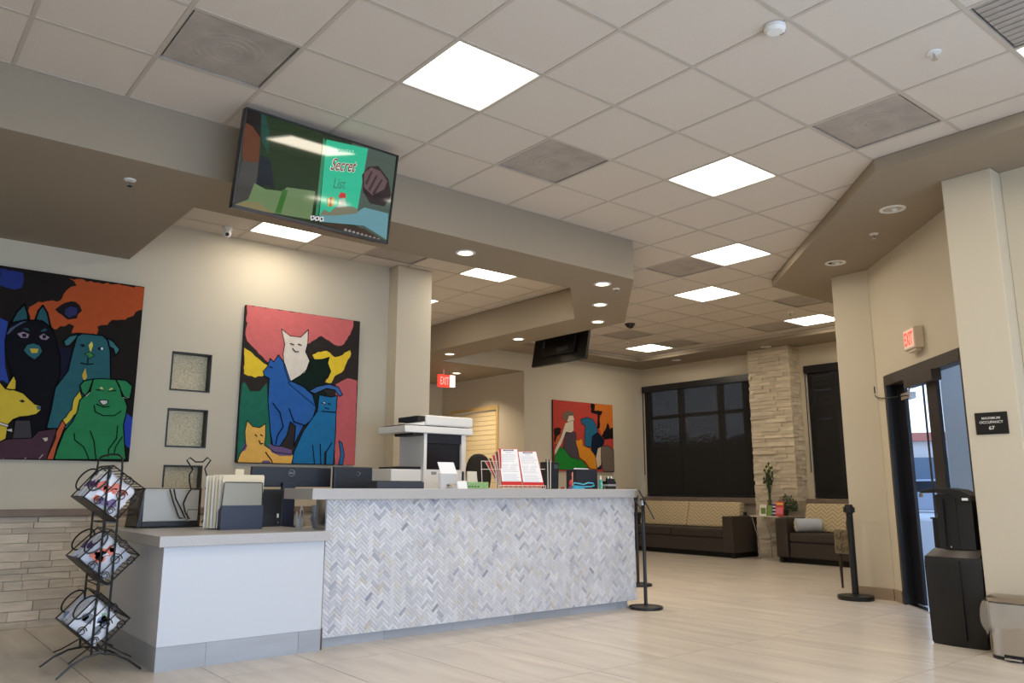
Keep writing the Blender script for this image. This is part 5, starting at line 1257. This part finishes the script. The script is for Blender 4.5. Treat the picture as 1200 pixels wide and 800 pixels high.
# baskets: square section tilted about 45 degrees; corners measured on the near face
YN, YF2 = 2.13, 2.47
BASK = [((85+13, 582), (170, 573), (131, 607), (139, 541)), ((92, 655), (163, 650), (130, 682), (118, 612)), ((79, 733), (152, 724), (115, 762), (112, 690))]
RYn = random.Random(21)
TREAT = [mat('bag_white', (226, 226, 232), .3), mat('bag_grey', (190, 194, 206), .3)]
ORG = mat('bag_orange', (206, 88, 46), .35); PUR = mat('bag_purple', (86, 50, 110), .35); DRK = mat('bag_dark', (60, 44, 44), .4); GRN = mat('bag_green', (120, 150, 130), .4)
blev = ['top', 'middle', 'bottom']
for bi, (l, r, b_, tp) in enumerate(BASK):
    Lp, Rp, Bp, Tp = [P3(x, y, YN) for x, y in (l, r, b_, tp)]
    # regular square from bottom and right/left
    c_ = (Lp+Rp)/2; hw_ = (Rp-Lp)/2
    hw_ = Vector((hw_.x, 0, hw_.z)); up_ = Vector((-hw_.z, 0, hw_.x))
    Lp, Rp, Tp, Bp = c_-hw_, c_+hw_, c_+up_*.95, c_-up_*.95
    bk = obj('basket', MB().tube([Lp, Bp, Rp, Tp], .0062, 7, True).tube([q_+Vector((0, YF2-YN, 0)) for q_ in (Lp, Bp, Rp, Tp)], .0062, 7, True).tube([Bp, Bp+Vector((0, YF2-YN, 0))], .0052, 6), BLACK, rk)
    off_ = Vector((0, YF2-YN, 0))
    # long rods along the depth on three closed sides
    for (p0, p1, n_) in ((Lp, Bp, 9), (Bp, Rp, 9), (Rp, Tp, 9)):
        g = MB()
        for k in range(n_+1):
            q_ = p0.lerp(p1, k/n_); g.tube([q_, q_+off_], .0031 if k not in (0, n_) else .0052, 5)
        obj('wire_side', g, BLACK, bk, kind='stuff')
    obj('solid_edge', MB().ext([Lp+Vector((0, .0, .002)), Bp+Vector((0, 0, .002)), Bp+Vector((.004, 0, -.008)), Lp+Vector((.004, 0, -.008))], off_), BLACKP, bk)
    # bars and scrolls on both end faces
    for oy in (Vector((0, 0, 0)), off_):
        g = MB()
        for f in (.33, .66): g.tube([Lp.lerp(Tp, f)+oy if False else Lp.lerp(Bp, f)+oy, Tp.lerp(Rp, f)+oy], .0034, 6)
        ctr_ = (Lp+Rp)/2
        for (fx, fz, rr) in ((.05, -.02, .036), (-.12, -.06, .028), (.16, -.04, .026), (-.02, -.14, .024), (.09, .10, .026)):
            cc_ = ctr_+Vector((fx, 0, fz))*.75+oy
            g.tube([cc_+Vector((rr*(1-k/26)*cos(k*.55), 0, rr*(1-k/26)*sin(k*.55))) for k in range(18)], .0031, 5)
        obj('scroll_work', g, BLACK, bk, kind='stuff')
        # oval hand loop on the open upper-left side
        a_ = Lp.lerp(Tp, .22)+oy; b2_ = Lp.lerp(Tp, .88)+oy; ax_ = (b2_-a_)/2; mid = (a_+b2_)/2; nr = Vector((-ax_.z, 0, ax_.x)).normalized()*.042
        if nr.x > 0: nr = -nr
        mid = mid+nr*.1
        obj('oval_loop', MB().tube([mid+ax_*cos(2*pi*k/20)+nr*sin(2*pi*k/20) for k in range(20)], .0054, 6, True), BLACK, bk, smooth=True)
    # treat bags leaning in the basket
    e1 = (Rp-Bp).normalized(); e2 = (Lp-Bp).normalized(); side_ = (Rp-Bp).length
    for k in range(6):
        yy = YN+.035+k*.055; jt = RYn.uniform(-.012, .012)
        cc_ = Bp+e1*(side_*.46+jt)+e2*(side_*(.50+.05*RYn.random()))+Vector((0, yy-YN, 0))
        w1, w2 = side_*.80, side_*.86
        nx, nz2 = 6, 7; vs = []
        for s2 in (-1, 1):
            for i in range(nx+1):
                for j in range(nz2+1):
                    u_, v_ = i/nx*2-1, j/nz2*2-1
                    th = .022*(1-abs(u_)**3)*(1-abs(v_)**3)+.0015
                    vs.append(cc_+e1*(u_*w1/2)+e2*(v_*w2/2)+Vector((RYn.uniform(-.007, .007), s2*th+RYn.uniform(-.003, .003)*(1-abs(u_)), RYn.uniform(-.003, .003))))
        fs = []; st = (nx+1)*(nz2+1)
        for s2 in (0, 1):
            for i in range(nx):
                for j in range(nz2):
                    q_ = (s2*st+i*(nz2+1)+j, s2*st+(i+1)*(nz2+1)+j, s2*st+(i+1)*(nz2+1)+j+1, s2*st+i*(nz2+1)+j+1); fs.append(q_ if s2 else q_[::-1])
        for i in range(nx):
            for j in (0, nz2): q_ = (i*(nz2+1)+j, (i+1)*(nz2+1)+j, st+(i+1)*(nz2+1)+j, st+i*(nz2+1)+j); fs.append(q_)
        for j in range(nz2):
            for i in (0, nx): q_ = (i*(nz2+1)+j, i*(nz2+1)+j+1, st+i*(nz2+1)+j+1, st+i*(nz2+1)+j); fs.append(q_)
        ordn = ['nearest', 'second', 'third', 'fourth', 'fifth', 'rearmost'][k]
        t = thing('treat_bag', '%s shiny %s bag in the %s basket of the wire rack' % (ordn, 'white-orange' if bi < 2 else 'bluish white', blev[bi]), 'bag', tuple(cc_), 'treat bags in the wire rack')
        obj('pouch', MB().add(vs, fs), TREAT[(k+bi) % 2], t, smooth=True)
        cols = ([ORG, mat('bag_rust', (150, 60, 44), .4), ORG, PUR] if bi < 2 else [GRN, mat('bag_blue', (110, 130, 170), .4), mat('bag_slate', (120, 124, 134), .4)])
        for m__ in range(8):
            u_, v_ = RYn.uniform(-.34, .34), RYn.uniform(-.36, .36); rr = RYn.uniform(.014, .036)
            col = cols[RYn.randrange(len(cols))]
            if bi < 2 and u_ > .05 and m__ < 3: col = ORG
            q_ = [cc_+e1*(u_*w1+rr*cos(a_)*RYn.uniform(.6, 1.2))+e2*(v_*w2+rr*1.1*sin(a_)*RYn.uniform(.6, 1.2))+Vector((0, -.0245, 0)) for a_ in [i*pi/4 for i in range(8)]]
            obj('printed_patch', MB().ext(q_, (0, .001, 0)), col, t)
        if bi < 2:
            q_ = [cc_+e1*(-w1*.1)+e2*(w2*.42), cc_+e1*(w1*.12)+e2*(w2*.42), cc_+e1*(w1*.12)+e2*(w2*.52), cc_+e1*(-w1*.1)+e2*(w2*.52)]
            obj('header_band', MB().ext([p_+Vector((0, -.006, 0)) for p_ in q_], (0, .012, 0)), PUR, t)
top = [Vector((RX+.045, RYN, 1.18)), Vector((RX+.043, RYN+.01, 1.245)), Vector((RX+.03, RYN+.05, 1.268)), Vector((RX+.005, (RYN+RYF)/2, 1.272)), Vector((RX-.02, RYF-.05, 1.262)), Vector((RX-.03, RYF-.01, 1.24)), Vector((RX-.03, RYF, 1.18))]
obj('top_handle', MB().tube(top, .006, 8), BLACK, rk, smooth=True)

# ================================================================== STANCHIONS
def frame_sign(x, y, h, px0, px1, label, edge):
    t = thing('sign_stand', label, 'stand', (x, y, 0))
    obj('base', MB().lathe([(.150, 0), (.155, .008), (.150, .024), (.060, .034), (.03, .036)], (x, y), 36), BLACK, t, smooth=True)
    obj('pole', MB().cyl((x, y, .03), (x, y, h-.02), .0165, n=14), BLACK, t)
    obj('collar', MB().lathe([(.022, h-.035), (.022, h+.012), (.012, h+.018)], (x, y), 16), CHROME if edge else BLACK, t, smooth=True)
    vd = Vector((x-CAM.x, y-CAM.y, 0)).normalized(); a = atp(px0[0], px0[1], (x, y, 0), vd); b = atp(px1[0], px1[1], (x, y, 0), vd)
    d_ = (b-a); ln = d_.length; d_.normalize(); nn_ = d_.cross(vd); c_ = (a+b)/2
    # sign plate tipped like a lectern, seen edge-on
    obj('sign_plate', MB().obox(c_+Vector((0, .0, 0)), d_*ln, vd*.22, nn_*.012), BLACK, t, bevel=.003)
    obj('plate_hinge', MB().obox(Vector((x, y, h+.01)), (.03, 0, 0), (0, .04, 0), (0, 0, .03)), BLACK, t)
    return t
frame_sign(3.529, 1.906, .955, (748.5, 574), (766.5, 607.5), 'slim black sign stand at the right end of the bar, plate tipped', True)
frame_sign(4.812, 3.139, .965, (741, 583), (752, 597), 'slim black sign stand farther back, mostly hidden by the bar end', False)
x, y = 5.66, 1.046
t = thing('stanchion', 'thick black belt stanchion on a round base before the beige wall end', 'stanchion', (x, y, 0))
obj('base', MB().lathe([(.165, 0), (.172, .012), (.168, .04), (.05, .052), (.04, .054)], (x, y), 40), BLACK, t, smooth=True)
obj('post', MB().cyl((x, y, .05), (x, y, .84), .032, n=24), BLACK, t, smooth=True)
obj('belt_head', MB().lathe([(.032, .83), (.044, .84), (.044, .895), (.036, .91), (.036, .92)], (x, y), 24), BLACK, t, smooth=True)
for k in range(4): a_ = k*pi/2+.4; obj('belt_slot', MB().obox((x+.044*cos(a_), y+.044*sin(a_), .868), (.02*cos(a_), .02*sin(a_), 0), (-.02*sin(a_), .02*cos(a_), 0), (0, 0, .05)), BLACKP, t)

# ================================================================== LOUNGE
CUSH = mat('zigzag_fabric', (196, 178, 140), .85)
def zigzag(m_):
    n = m_.node_tree; b = n.nodes['Principled BSDF']; tcn = n.nodes.new('ShaderNodeTexCoord'); sp = n.nodes.new('ShaderNodeSeparateXYZ'); n.links.new(tcn.outputs['Object'], sp.inputs[0])
    def M_(op, a, b_=None):
        q = n.nodes.new('ShaderNodeMath'); q.operation = op
        for i, v_ in enumerate((a, b_)):
            if v_ is None: continue
            if isinstance(v_, (int, float)): q.inputs[i].default_value = v_
            else: n.links.new(v_, q.inputs[i])
        return q.outputs[0]
    tri = M_('PINGPONG', sp.outputs['Y'], .09); z_ = M_('ADD', sp.outputs['Z'], M_('MULTIPLY', tri, .8)); st = M_('PINGPONG', z_, .029); msk = M_('GREATER_THAN', st, .019)
    mx = n.nodes.new('ShaderNodeMix'); mx.data_type = 'RGBA'; n.links.new(msk, mx.inputs[0]); mx.inputs[6].default_value = (*lin((196, 180, 148)), 1); mx.inputs[7].default_value = (*lin((166, 149, 117)), 1)
    n.links.new(mx.outputs[2], b.inputs['Base Color'])
zigzag(CUSH)
SX = 8.72
def sofa(y0, y1, label, arm_left=True):
    """sofa against the window wall, facing the viewer; y1 is its left end in view"""
    t = thing('sofa', label, 'sofa', (SX+.35, (y0+y1)/2, 0), 'lounge sofas under the windows')
    obj('plinth', MB().box(SX+.10, 9.40, y0+.06, y1-.06, .0, .08), LEATHD, t)
    obj('seat_base', MB().box(SX+.01, 9.36, y0+.20, y1-.20, .08, .30), LEATH, t, bevel=.02)
    n = max(1, round((y1-y0-.4)/1.2)); w_ = (y1-y0-.4)/n
    for k in range(n): obj('seat_cushion', MB().box(SX, 9.16, y0+.20+k*w_+.004, y0+.20+(k+1)*w_-.004, .302, .44), LEATH, t, bevel=.03)
    for a, b in ((y0, y0+.195), (y1-.195, y1)): obj('arm', MB().box(SX-.02, 9.40, a, b, .08, .645), LEATH, t, bevel=.015)
    obj('back_frame', MB().box(9.30, 9.41, y0+.20, y1-.20, .30, .70), LEATH, t, bevel=.015)
    for k in range(n): obj('back_cushion', MB().ext([(9.12, y0+.20+k*w_+.006, .445), (9.30, y0+.20+k*w_+.006, .445), (9.38, y0+.20+k*w_+.006, .85), (9.24, y0+.20+k*w_+.006, .86)], (0, w_-.012, 0)), CUSH, t, bevel=.03)
    for a, b in ((y0+.05, y1-.05),):
        for yy in (a, b): 
            for xx in (SX+.06, 9.34): obj('foot', MB().box(xx-.03, xx+.03, yy-.03, yy+.03, 0, .08), LEATHD, t)
    return t
sofa(4.62, 7.14, 'long brown leather sofa with zigzag back cushions under the large window')
sofa(2.55, 3.86, 'brown sofa with a bolster on it, right of the side table')
q = at(925, 617, 'x', 9.0)
t = thing('bolster_pillow', 'white and blue-grey bolster pillow lying on the right sofa', 'pillow', (8.98, 3.4, .44))
yl = at(926, 617, 'x', 8.95).y; yr = at(962, 615, 'x', 8.95).y; BOL = mat('bolster_fabric', (176, 184, 200), .85, bump=(120, .2, .002))
B0, B1 = Vector((8.80, 3.575, .547)), Vector((9.04, 3.31, .547)); bd = (B1-B0).normalized()
obj('bolster', MB().tube([B0-bd*.012, B0, B1, B1+bd*.012], [.075, .10, .10, .075], 24), BOL, t, smooth=True)
obj('end_disc', MB().tube([B0-bd*.018, B0-bd*.010], [.060, .078], 24), mat('cream_knit', (214, 198, 168), .9), t)
obj('end_button', MB().ell(B0-bd*.018, .012, .012, .012, 10, 6), mat('button_brown', (120, 90, 66), .6), t)
# side table with things on it
tx0, tx1, ty0, ty1, tz = 8.86, 9.24, 3.915, 4.40, .665
t = thing('side_table', 'slim chrome side table with pale top between the two sofas', 'table', (9.05, 4.15, 0))
obj('table_top', MB().box(tx0, tx1, ty0, ty1, tz-.018, tz), mat('table_white', (196, 190, 178), .25), t, bevel=.004)
obj('shelf', MB().box(tx0+.02, tx1-.02, ty0+.01, ty1-.09, .30, .312), mat('shelf_glass', (140, 136, 124), .2), t)
for (xx, yy, dy) in ((tx0+.02, ty1-.02, -.10), (tx1-.02, ty1-.02, -.10), (tx0+.02, ty0+.03, .0), (tx1-.02, ty0+.03, .0)):
    obj('leg', MB().tube([(xx, yy, tz-.018), (xx, yy+dy, .31), (xx, yy+dy*1.02, 0)], .008, 8), CHROME, t)
TZ = tz+.0003
def flatcard(px0, px1, py0, x_, col, lab, cat='magazine', name='magazine'):
    a = at(px0, py0, 'x', x_); b = at(px1, py0, 'x', x_)
    t = thing(name, lab, cat, (x_, (a.y+b.y)/2, TZ))
    obj('cover', MB().ext([(x_, a.y, TZ), (x_, b.y, TZ), (x_+.03, b.y, a.z), (x_+.03, a.y, a.z)], (.006, 0, 0)), mat('print_%d_%d' % (col[0], col[1]), col, .4), t)
    return t, a, b
t, a, b = flatcard(889, 897, 591, 8.90, (226, 222, 208), 'white and green brochure propped on the side table, leftmost', 'brochure', 'brochure')
obj('print_block', MB().box(8.905, 8.910, b.y+.01, a.y-.03, TZ+.02, a.z-.05), mat('print_green', (110, 134, 70), .6), t)
t, a, b = flatcard(896, 903.5, 592, 8.93, (120, 146, 84), 'green leafy brochure behind the white one', 'brochure', 'brochure')
t, a, b = flatcard(902, 909, 590.5, 8.96, (86, 60, 128), 'purple and white brochure in the middle of the side table', 'brochure', 'brochure')
for k in range(3): obj('print_block', MB().box(8.962+.004*k, 8.966+.004*k, b.y+.012, a.y-.02, TZ+.03+k*.05, TZ+.05+k*.05), WHITE, t)
t, a, b = flatcard(908, 917, 587.5, 8.90, (214, 74, 66), 'pink and red booklet standing on the side table, rightmost', 'booklet', 'booklet')
obj('print_block', MB().ext([(8.897, a.y-.01, TZ+.03), (8.897, b.y+.01, TZ+.03), (8.912, b.y+.01, (a.z+TZ)/2+.02), (8.912, a.y-.01, (a.z+TZ)/2+.02)], (-.002, 0, 0)), mat('print_pink', (226, 120, 140), .5), t)
obj('print_block', MB().ext([(8.918, a.y-.01, a.z-.05), (8.918, b.y+.01, a.z-.05), (8.924, b.y+.01, a.z-.02), (8.924, a.y-.01, a.z-.02)], (-.002, 0, 0)), mat('print_yellow', (232, 186, 90), .5), t)
# tall vase with stems
vx = 9.12; q = at(902, 590, 'x', vx)
t = thing('flower_vase', 'tall narrow glass vase of green stems with pale flowers on the side table', 'vase', (vx, q.y, TZ))
obj('vase', MB().lathe([(.035, TZ), (.04, TZ+.01), (.028, TZ+.16), (.034, TZ+.24), (.031, TZ+.24), (.024, TZ+.16), (.03, TZ+.015)], (vx, q.y), 20), mat('vase_green', (80, 88, 60), .15), t, smooth=True)
STEM = mat('stem_green', (48, 66, 36), .6); FLW = mat('flower_cream', (206, 200, 160), .7); rg = random.Random(9)
for k, (px, py) in enumerate([(897, 552), (899, 546), (902, 543), (905, 548), (907, 556), (900, 560), (904, 564), (896, 562)]):
    e_ = at(px, py, 'x', vx+rg.uniform(-.05, .05)); m1 = Vector((vx, q.y+(e_.y-q.y)*.3, TZ+.4))
    st = obj('stem', MB().tube([(vx, q.y, TZ+.05), m1, e_], .006, 6), STEM, t, smooth=True)
    for j in range(2):
        c_ = e_+Vector((rg.uniform(-.02, .02), rg.uniform(-.025, .025), rg.uniform(-.04, .02)))
        obj('flower' if k < 5 else 'leaf', MB().ell(c_, .018, .018, .026, 8, 6), FLW if k < 5 and j == 0 else STEM, st, smooth=True)
    for j in range(3):
        f = .45+.18*j; c_ = m1.lerp(e_, f); s_ = (-1)**j; obj('leaf', MB().add([c_, c_+Vector((.01, s_*.03, .05)), c_+Vector((0, s_*.012, .11)), c_+Vector((-.01, s_*.004, .05))], [(0, 1, 2, 3)]), STEM, st)
# bushy plant
q = at(925, 595, 'x', 9.10)
t = thing('bushy_plant', 'dark green bushy pot plant on the right of the side table', 'plant', (9.10, 3.97, TZ))
obj('pot', MB().lathe([(.05, TZ), (.065, TZ+.09), (.06, TZ+.09), (.045, TZ+.02)], (9.17, 3.985), 20), mat('pot_dark', (60, 52, 44), .5), t, smooth=True)
mb = MB(); rg = random.Random(12)
for k in range(520):
    a_ = rg.uniform(0, 2*pi); r_ = .17*math.sqrt(rg.random()); h_ = rg.uniform(0, .26)*(1-(r_/.22)**2)
    c_ = Vector((9.17+r_*.7*cos(a_), 3.925+r_*sin(a_), TZ+.07+h_)); d_ = Vector((rg.uniform(-1, 1), rg.uniform(-1, 1), rg.uniform(-.2, 1))).normalized()*.035; w_ = d_.orthogonal().normalized()*.009
    mb.add([c_, c_+d_*.5+w_, c_+d_, c_+d_*.5-w_], [(0, 1, 2, 3)])
obj('foliage', mb, mat('plant_green', (40, 62, 30), .7, var=(12, .3)), t, kind='stuff')
# accent chair mostly hidden behind the wall end
PATT = mat('key_pattern_fabric', (112, 100, 80), .8); KEYL = mat('key_line_dark', (52, 44, 36), .8)
ax, ay = 6.42, at(978, 640, 'x', 6.42).y
t = thing('accent_chair', 'patterned armless chair with dark tapered legs, half hidden by the wall end', 'chair', (ax+.26, ay-.10, 0))
yL = ay; yR = ay-.42; wdt = .5
obj('seat', MB().box(ax+.071, ax+.46, yR, yL, .37, .49), PATT, t, bevel=.012)
obj('backrest', MB().box(ax, ax+.07, yR, yL, .37, .63), PATT, t, bevel=.008)
for (xx, yy) in ((ax+.04, yL-.035), (ax+.42, yL-.035), (ax+.04, yR+.035), (ax+.42, yR+.035)):
    obj('leg', MB().tube([(xx, yy, .37), (xx, yy-.004 if yy > ay-.1 else yy, 0)], [.022, .012], 8), WOODD, t)
kl = MB()
def kline(pts, x_): 
    for (y1_, z1_), (y2_, z2_) in zip(pts[:-1], pts[1:]):
        a_, b2_ = Vector((x_, y1_, z1_)), Vector((x_, y2_, z2_)); d_ = (b2_-a_).normalized(); o_ = Vector((0, -d_.z, d_.y))*.003
        kl.ext([a_-o_-d_*.003, b2_-o_+d_*.003, b2_+o_+d_*.003, a_+o_-d_*.003], (-.0015, 0, 0))
for c0, dz_ in [(yL-.07-.115*k_, .125*m_) for k_ in range(3) for m_ in range(2)]:
    for off2 in (0, .016):
        kline([(c0-.045+off2, .488-off2+dz_), (c0-.012+off2*.3, .472-off2+dz_), (c0-.012+off2*.3, .415+off2*.3+dz_), (c0+.02-off2*.3, .400+off2+dz_), (c0+.045-off2, .412+off2+dz_), (c0+.045-off2, .452+dz_)], ax-.0005)
        kline([(c0-.045+off2, .44+dz_), (c0-.045+off2, .395+off2+dz_), (c0-.012, .382+off2+dz_)], ax-.0005)
obj('key_pattern', kl, KEYL, t, kind='stuff')

# ================================================================== BINS BY THE PIER
KB = mat('bin_black', (9, 9, 10), .5, bump=(240, .15, .0006))
bx, by = 3.99, -.635
def ring(cx, cy, z, f, b_, l, r, n=10):
    """cross-section: curved front toward -x, straight sides"""
    pts = []
    for k in range(n+1):
        a_ = -1+2*k/n; pts.append((cx-f*(1-.22*a_*a_), cy+(l if a_ > 0 else r)*a_, z))
    pts.append((cx+b_, cy+l*.96, z)); pts.append((cx+b_, cy-r*.96, z)); return pts
def loft(rs): 
    mb = MB(); n = len(rs[0]); vs = [p_ for r_ in rs for p_ in r_]
    fs = [(i*n+j, i*n+(j+1) % n, (i+1)*n+(j+1) % n, (i+1)*n+j) for i in range(len(rs)-1) for j in range(n)]
    return mb.add(vs, fs+[tuple(range(n))[::-1], tuple(range((len(rs)-1)*n, len(rs)*n))])
t = thing('waste_station', 'tall black two-tier waste station with an overhanging lid, in front of the entrance', 'bin', (bx, by, 0))
def yb_(px, py, x_=3.87): return at(px, py, 'x', x_).y
yLt, yLb, yRt, yRb = yb_(1083, 662), yb_(1091.5, 753), yb_(1150, 662), yb_(1156, 757)
def rg_(z, f, yl_, yr_, b_=.10): c_ = (yl_+yr_)/2; h_ = (yl_-yr_)/2; return ring(bx, c_, z, f, b_, h_, h_)
obj('lower_bin', loft([rg_(0, .115, yLb-.006, yRb+.006), rg_(.02, .125, yLb, yRb), rg_(.555, .145, yLt, yRt), rg_(.60, .130, yLt, yRt)]), KB, t, smooth=True)
obj('shoulder', loft([rg_(.601, .13, yLt-.005, yRt+.01), rg_(.655, .08, yb_(1090, 640), yRt+.01)]), mat('bin_shoulder', (40, 32, 28), .3), t, smooth=True)
cl_, cr_ = yb_(1093, 600), yb_(1136, 600)
obj('upper_column', loft([rg_(.656, .09, cl_-.01, cr_), rg_(1.035, .08, cl_, cr_)]), KB, t, smooth=True)
for px_, z0_, z1_, f_ in ((1107, .67, 1.0, .086), (1122, .67, 1.0, .086), (1123, .05, .58, .142)):
    yy_ = yb_(px_, 640); obj('front_ridge', MB().box(bx-f_-.006, bx-f_+.02, yy_-.003, yy_+.003, z0_, z1_), BLACKP, t)
lid = [(yb_(1075, 568), 1.045), (yb_(1075, 568), 1.062), (yb_(1092, 566), 1.080), (yb_(1108, 567), 1.083), (yb_(1122, 570), 1.070), (yb_(1135, 577), 1.03), (yb_(1135, 577), .985), (yb_(1125, 590), .99), (yb_(1112, 580), 1.03), (yb_(1095, 575), 1.05)]
obj('curved_lid', MB().ext([(bx-.095, y_, z_) for y_, z_ in lid], (.17, 0, 0)), KB, t, bevel=.005)
yy_ = yb_(1075, 573); obj('lid_tab', MB().box(bx-.09, bx-.05, yy_-.006, yy_+.004, 1.015, 1.044), CHROME, t)
obj('side_pocket', MB().box(bx-.02, bx+.09, cl_-.005, yb_(1087, 630), .656, .86), KB, t, bevel=.004)
obj('pocket_rim', MB().box(bx-.025, bx+.095, cl_-.005, yb_(1084.5, 620), .86, .87), KB, t)
obj('back_panel', MB().box(bx+.092, bx+.11, yb_(1149, 640), cr_+.02, .30, 1.03), KB, t, bevel=.003)
yy_ = yb_(1129, 584); obj('white_label', MB().box(bx-.1, bx-.096, yy_-.02, yy_+.02, .995, 1.012), WHITE, t)
yy_ = yb_(1113.5, 647); obj('latch_screw', MB().ell((bx-.092, yy_, .672), .003, .004, .004, 8, 6), WHITE, t)
# stainless step can with liner
sx_, sy_ = 3.750, -1.068
t = thing('step_can', 'brushed steel half-round step bin with a plastic liner hanging over its rim', 'bin', (sx_, sy_, 0))
def dring(z, f, w, b_): 
    pts = [(sx_-f*math.sqrt(max(0, 1-(a_)**4)), sy_+w*a_, z) for a_ in [1-2*k/14 for k in range(15)]]
    return pts+[(sx_+b_, sy_-w, z), (sx_+b_, sy_+w, z)]
obj('base_ring', loft([dring(0, .115, .170, .10), dring(.022, .120, .174, .10)]), BLACKP, t, smooth=True)
obj('steel_body', loft([dring(.0225, .117, .170, .10), dring(.345, .117, .170, .10)]), STEEL, t, smooth=True)
obj('lid', loft([dring(.356, .125, .178, .105), dring(.374, .126, .180, .107), dring(.388, .105, .160, .09)]), mat('lid_steel', (168, 156, 140), .32, .9), t, smooth=True)
obj('lid_rim', loft([dring(.3455, .110, .165, .09), dring(.3555, .110, .165, .09)]), BLACKP, t)
obj('pedal', MB().box(sx_-.165, sx_-.112, sy_-.05, sy_+.05, .012, .024), CHROME, t, bevel=.003)
obj('pedal_recess', MB().box(sx_-.122, sx_-.117, sy_-.065, sy_+.065, .008, .036), BLACKP, t)
rg = random.Random(8); nA = 44; rows_ = 7; vs = []
for j in range(rows_):
    for i in range(nA):
        a_ = 2*pi*i/nA; cc_, ss_ = cos(a_), sin(a_)
        ex = -.126*abs(cc_)**.7 if cc_ > 0 else .110*abs(cc_)**.5; ey = .180*(abs(ss_)**.55)*(1 if ss_ > 0 else -1)
        drop = .105+.055*sin(a_*1.0+.6)+.018*sin(3*a_+1)+(.05 if ss_ > .6 else 0)
        puff = 1+.075*rg.random()+.05*sin(pi*j/(rows_-1))+(.10*max(0, ss_)*sin(pi*j/(rows_-1)))
        vs.append((sx_+ex*puff, sy_+ey*puff, .352-drop*j/(rows_-1)))
fs = [(j*nA+i, j*nA+(i+1) % nA, (j+1)*nA+(i+1) % nA, (j+1)*nA+i) for j in range(rows_-1) for i in range(nA)]
obj('bin_liner', MB().add(vs, fs), LINER, t, smooth=True)
# pale bag hanging between the two bins
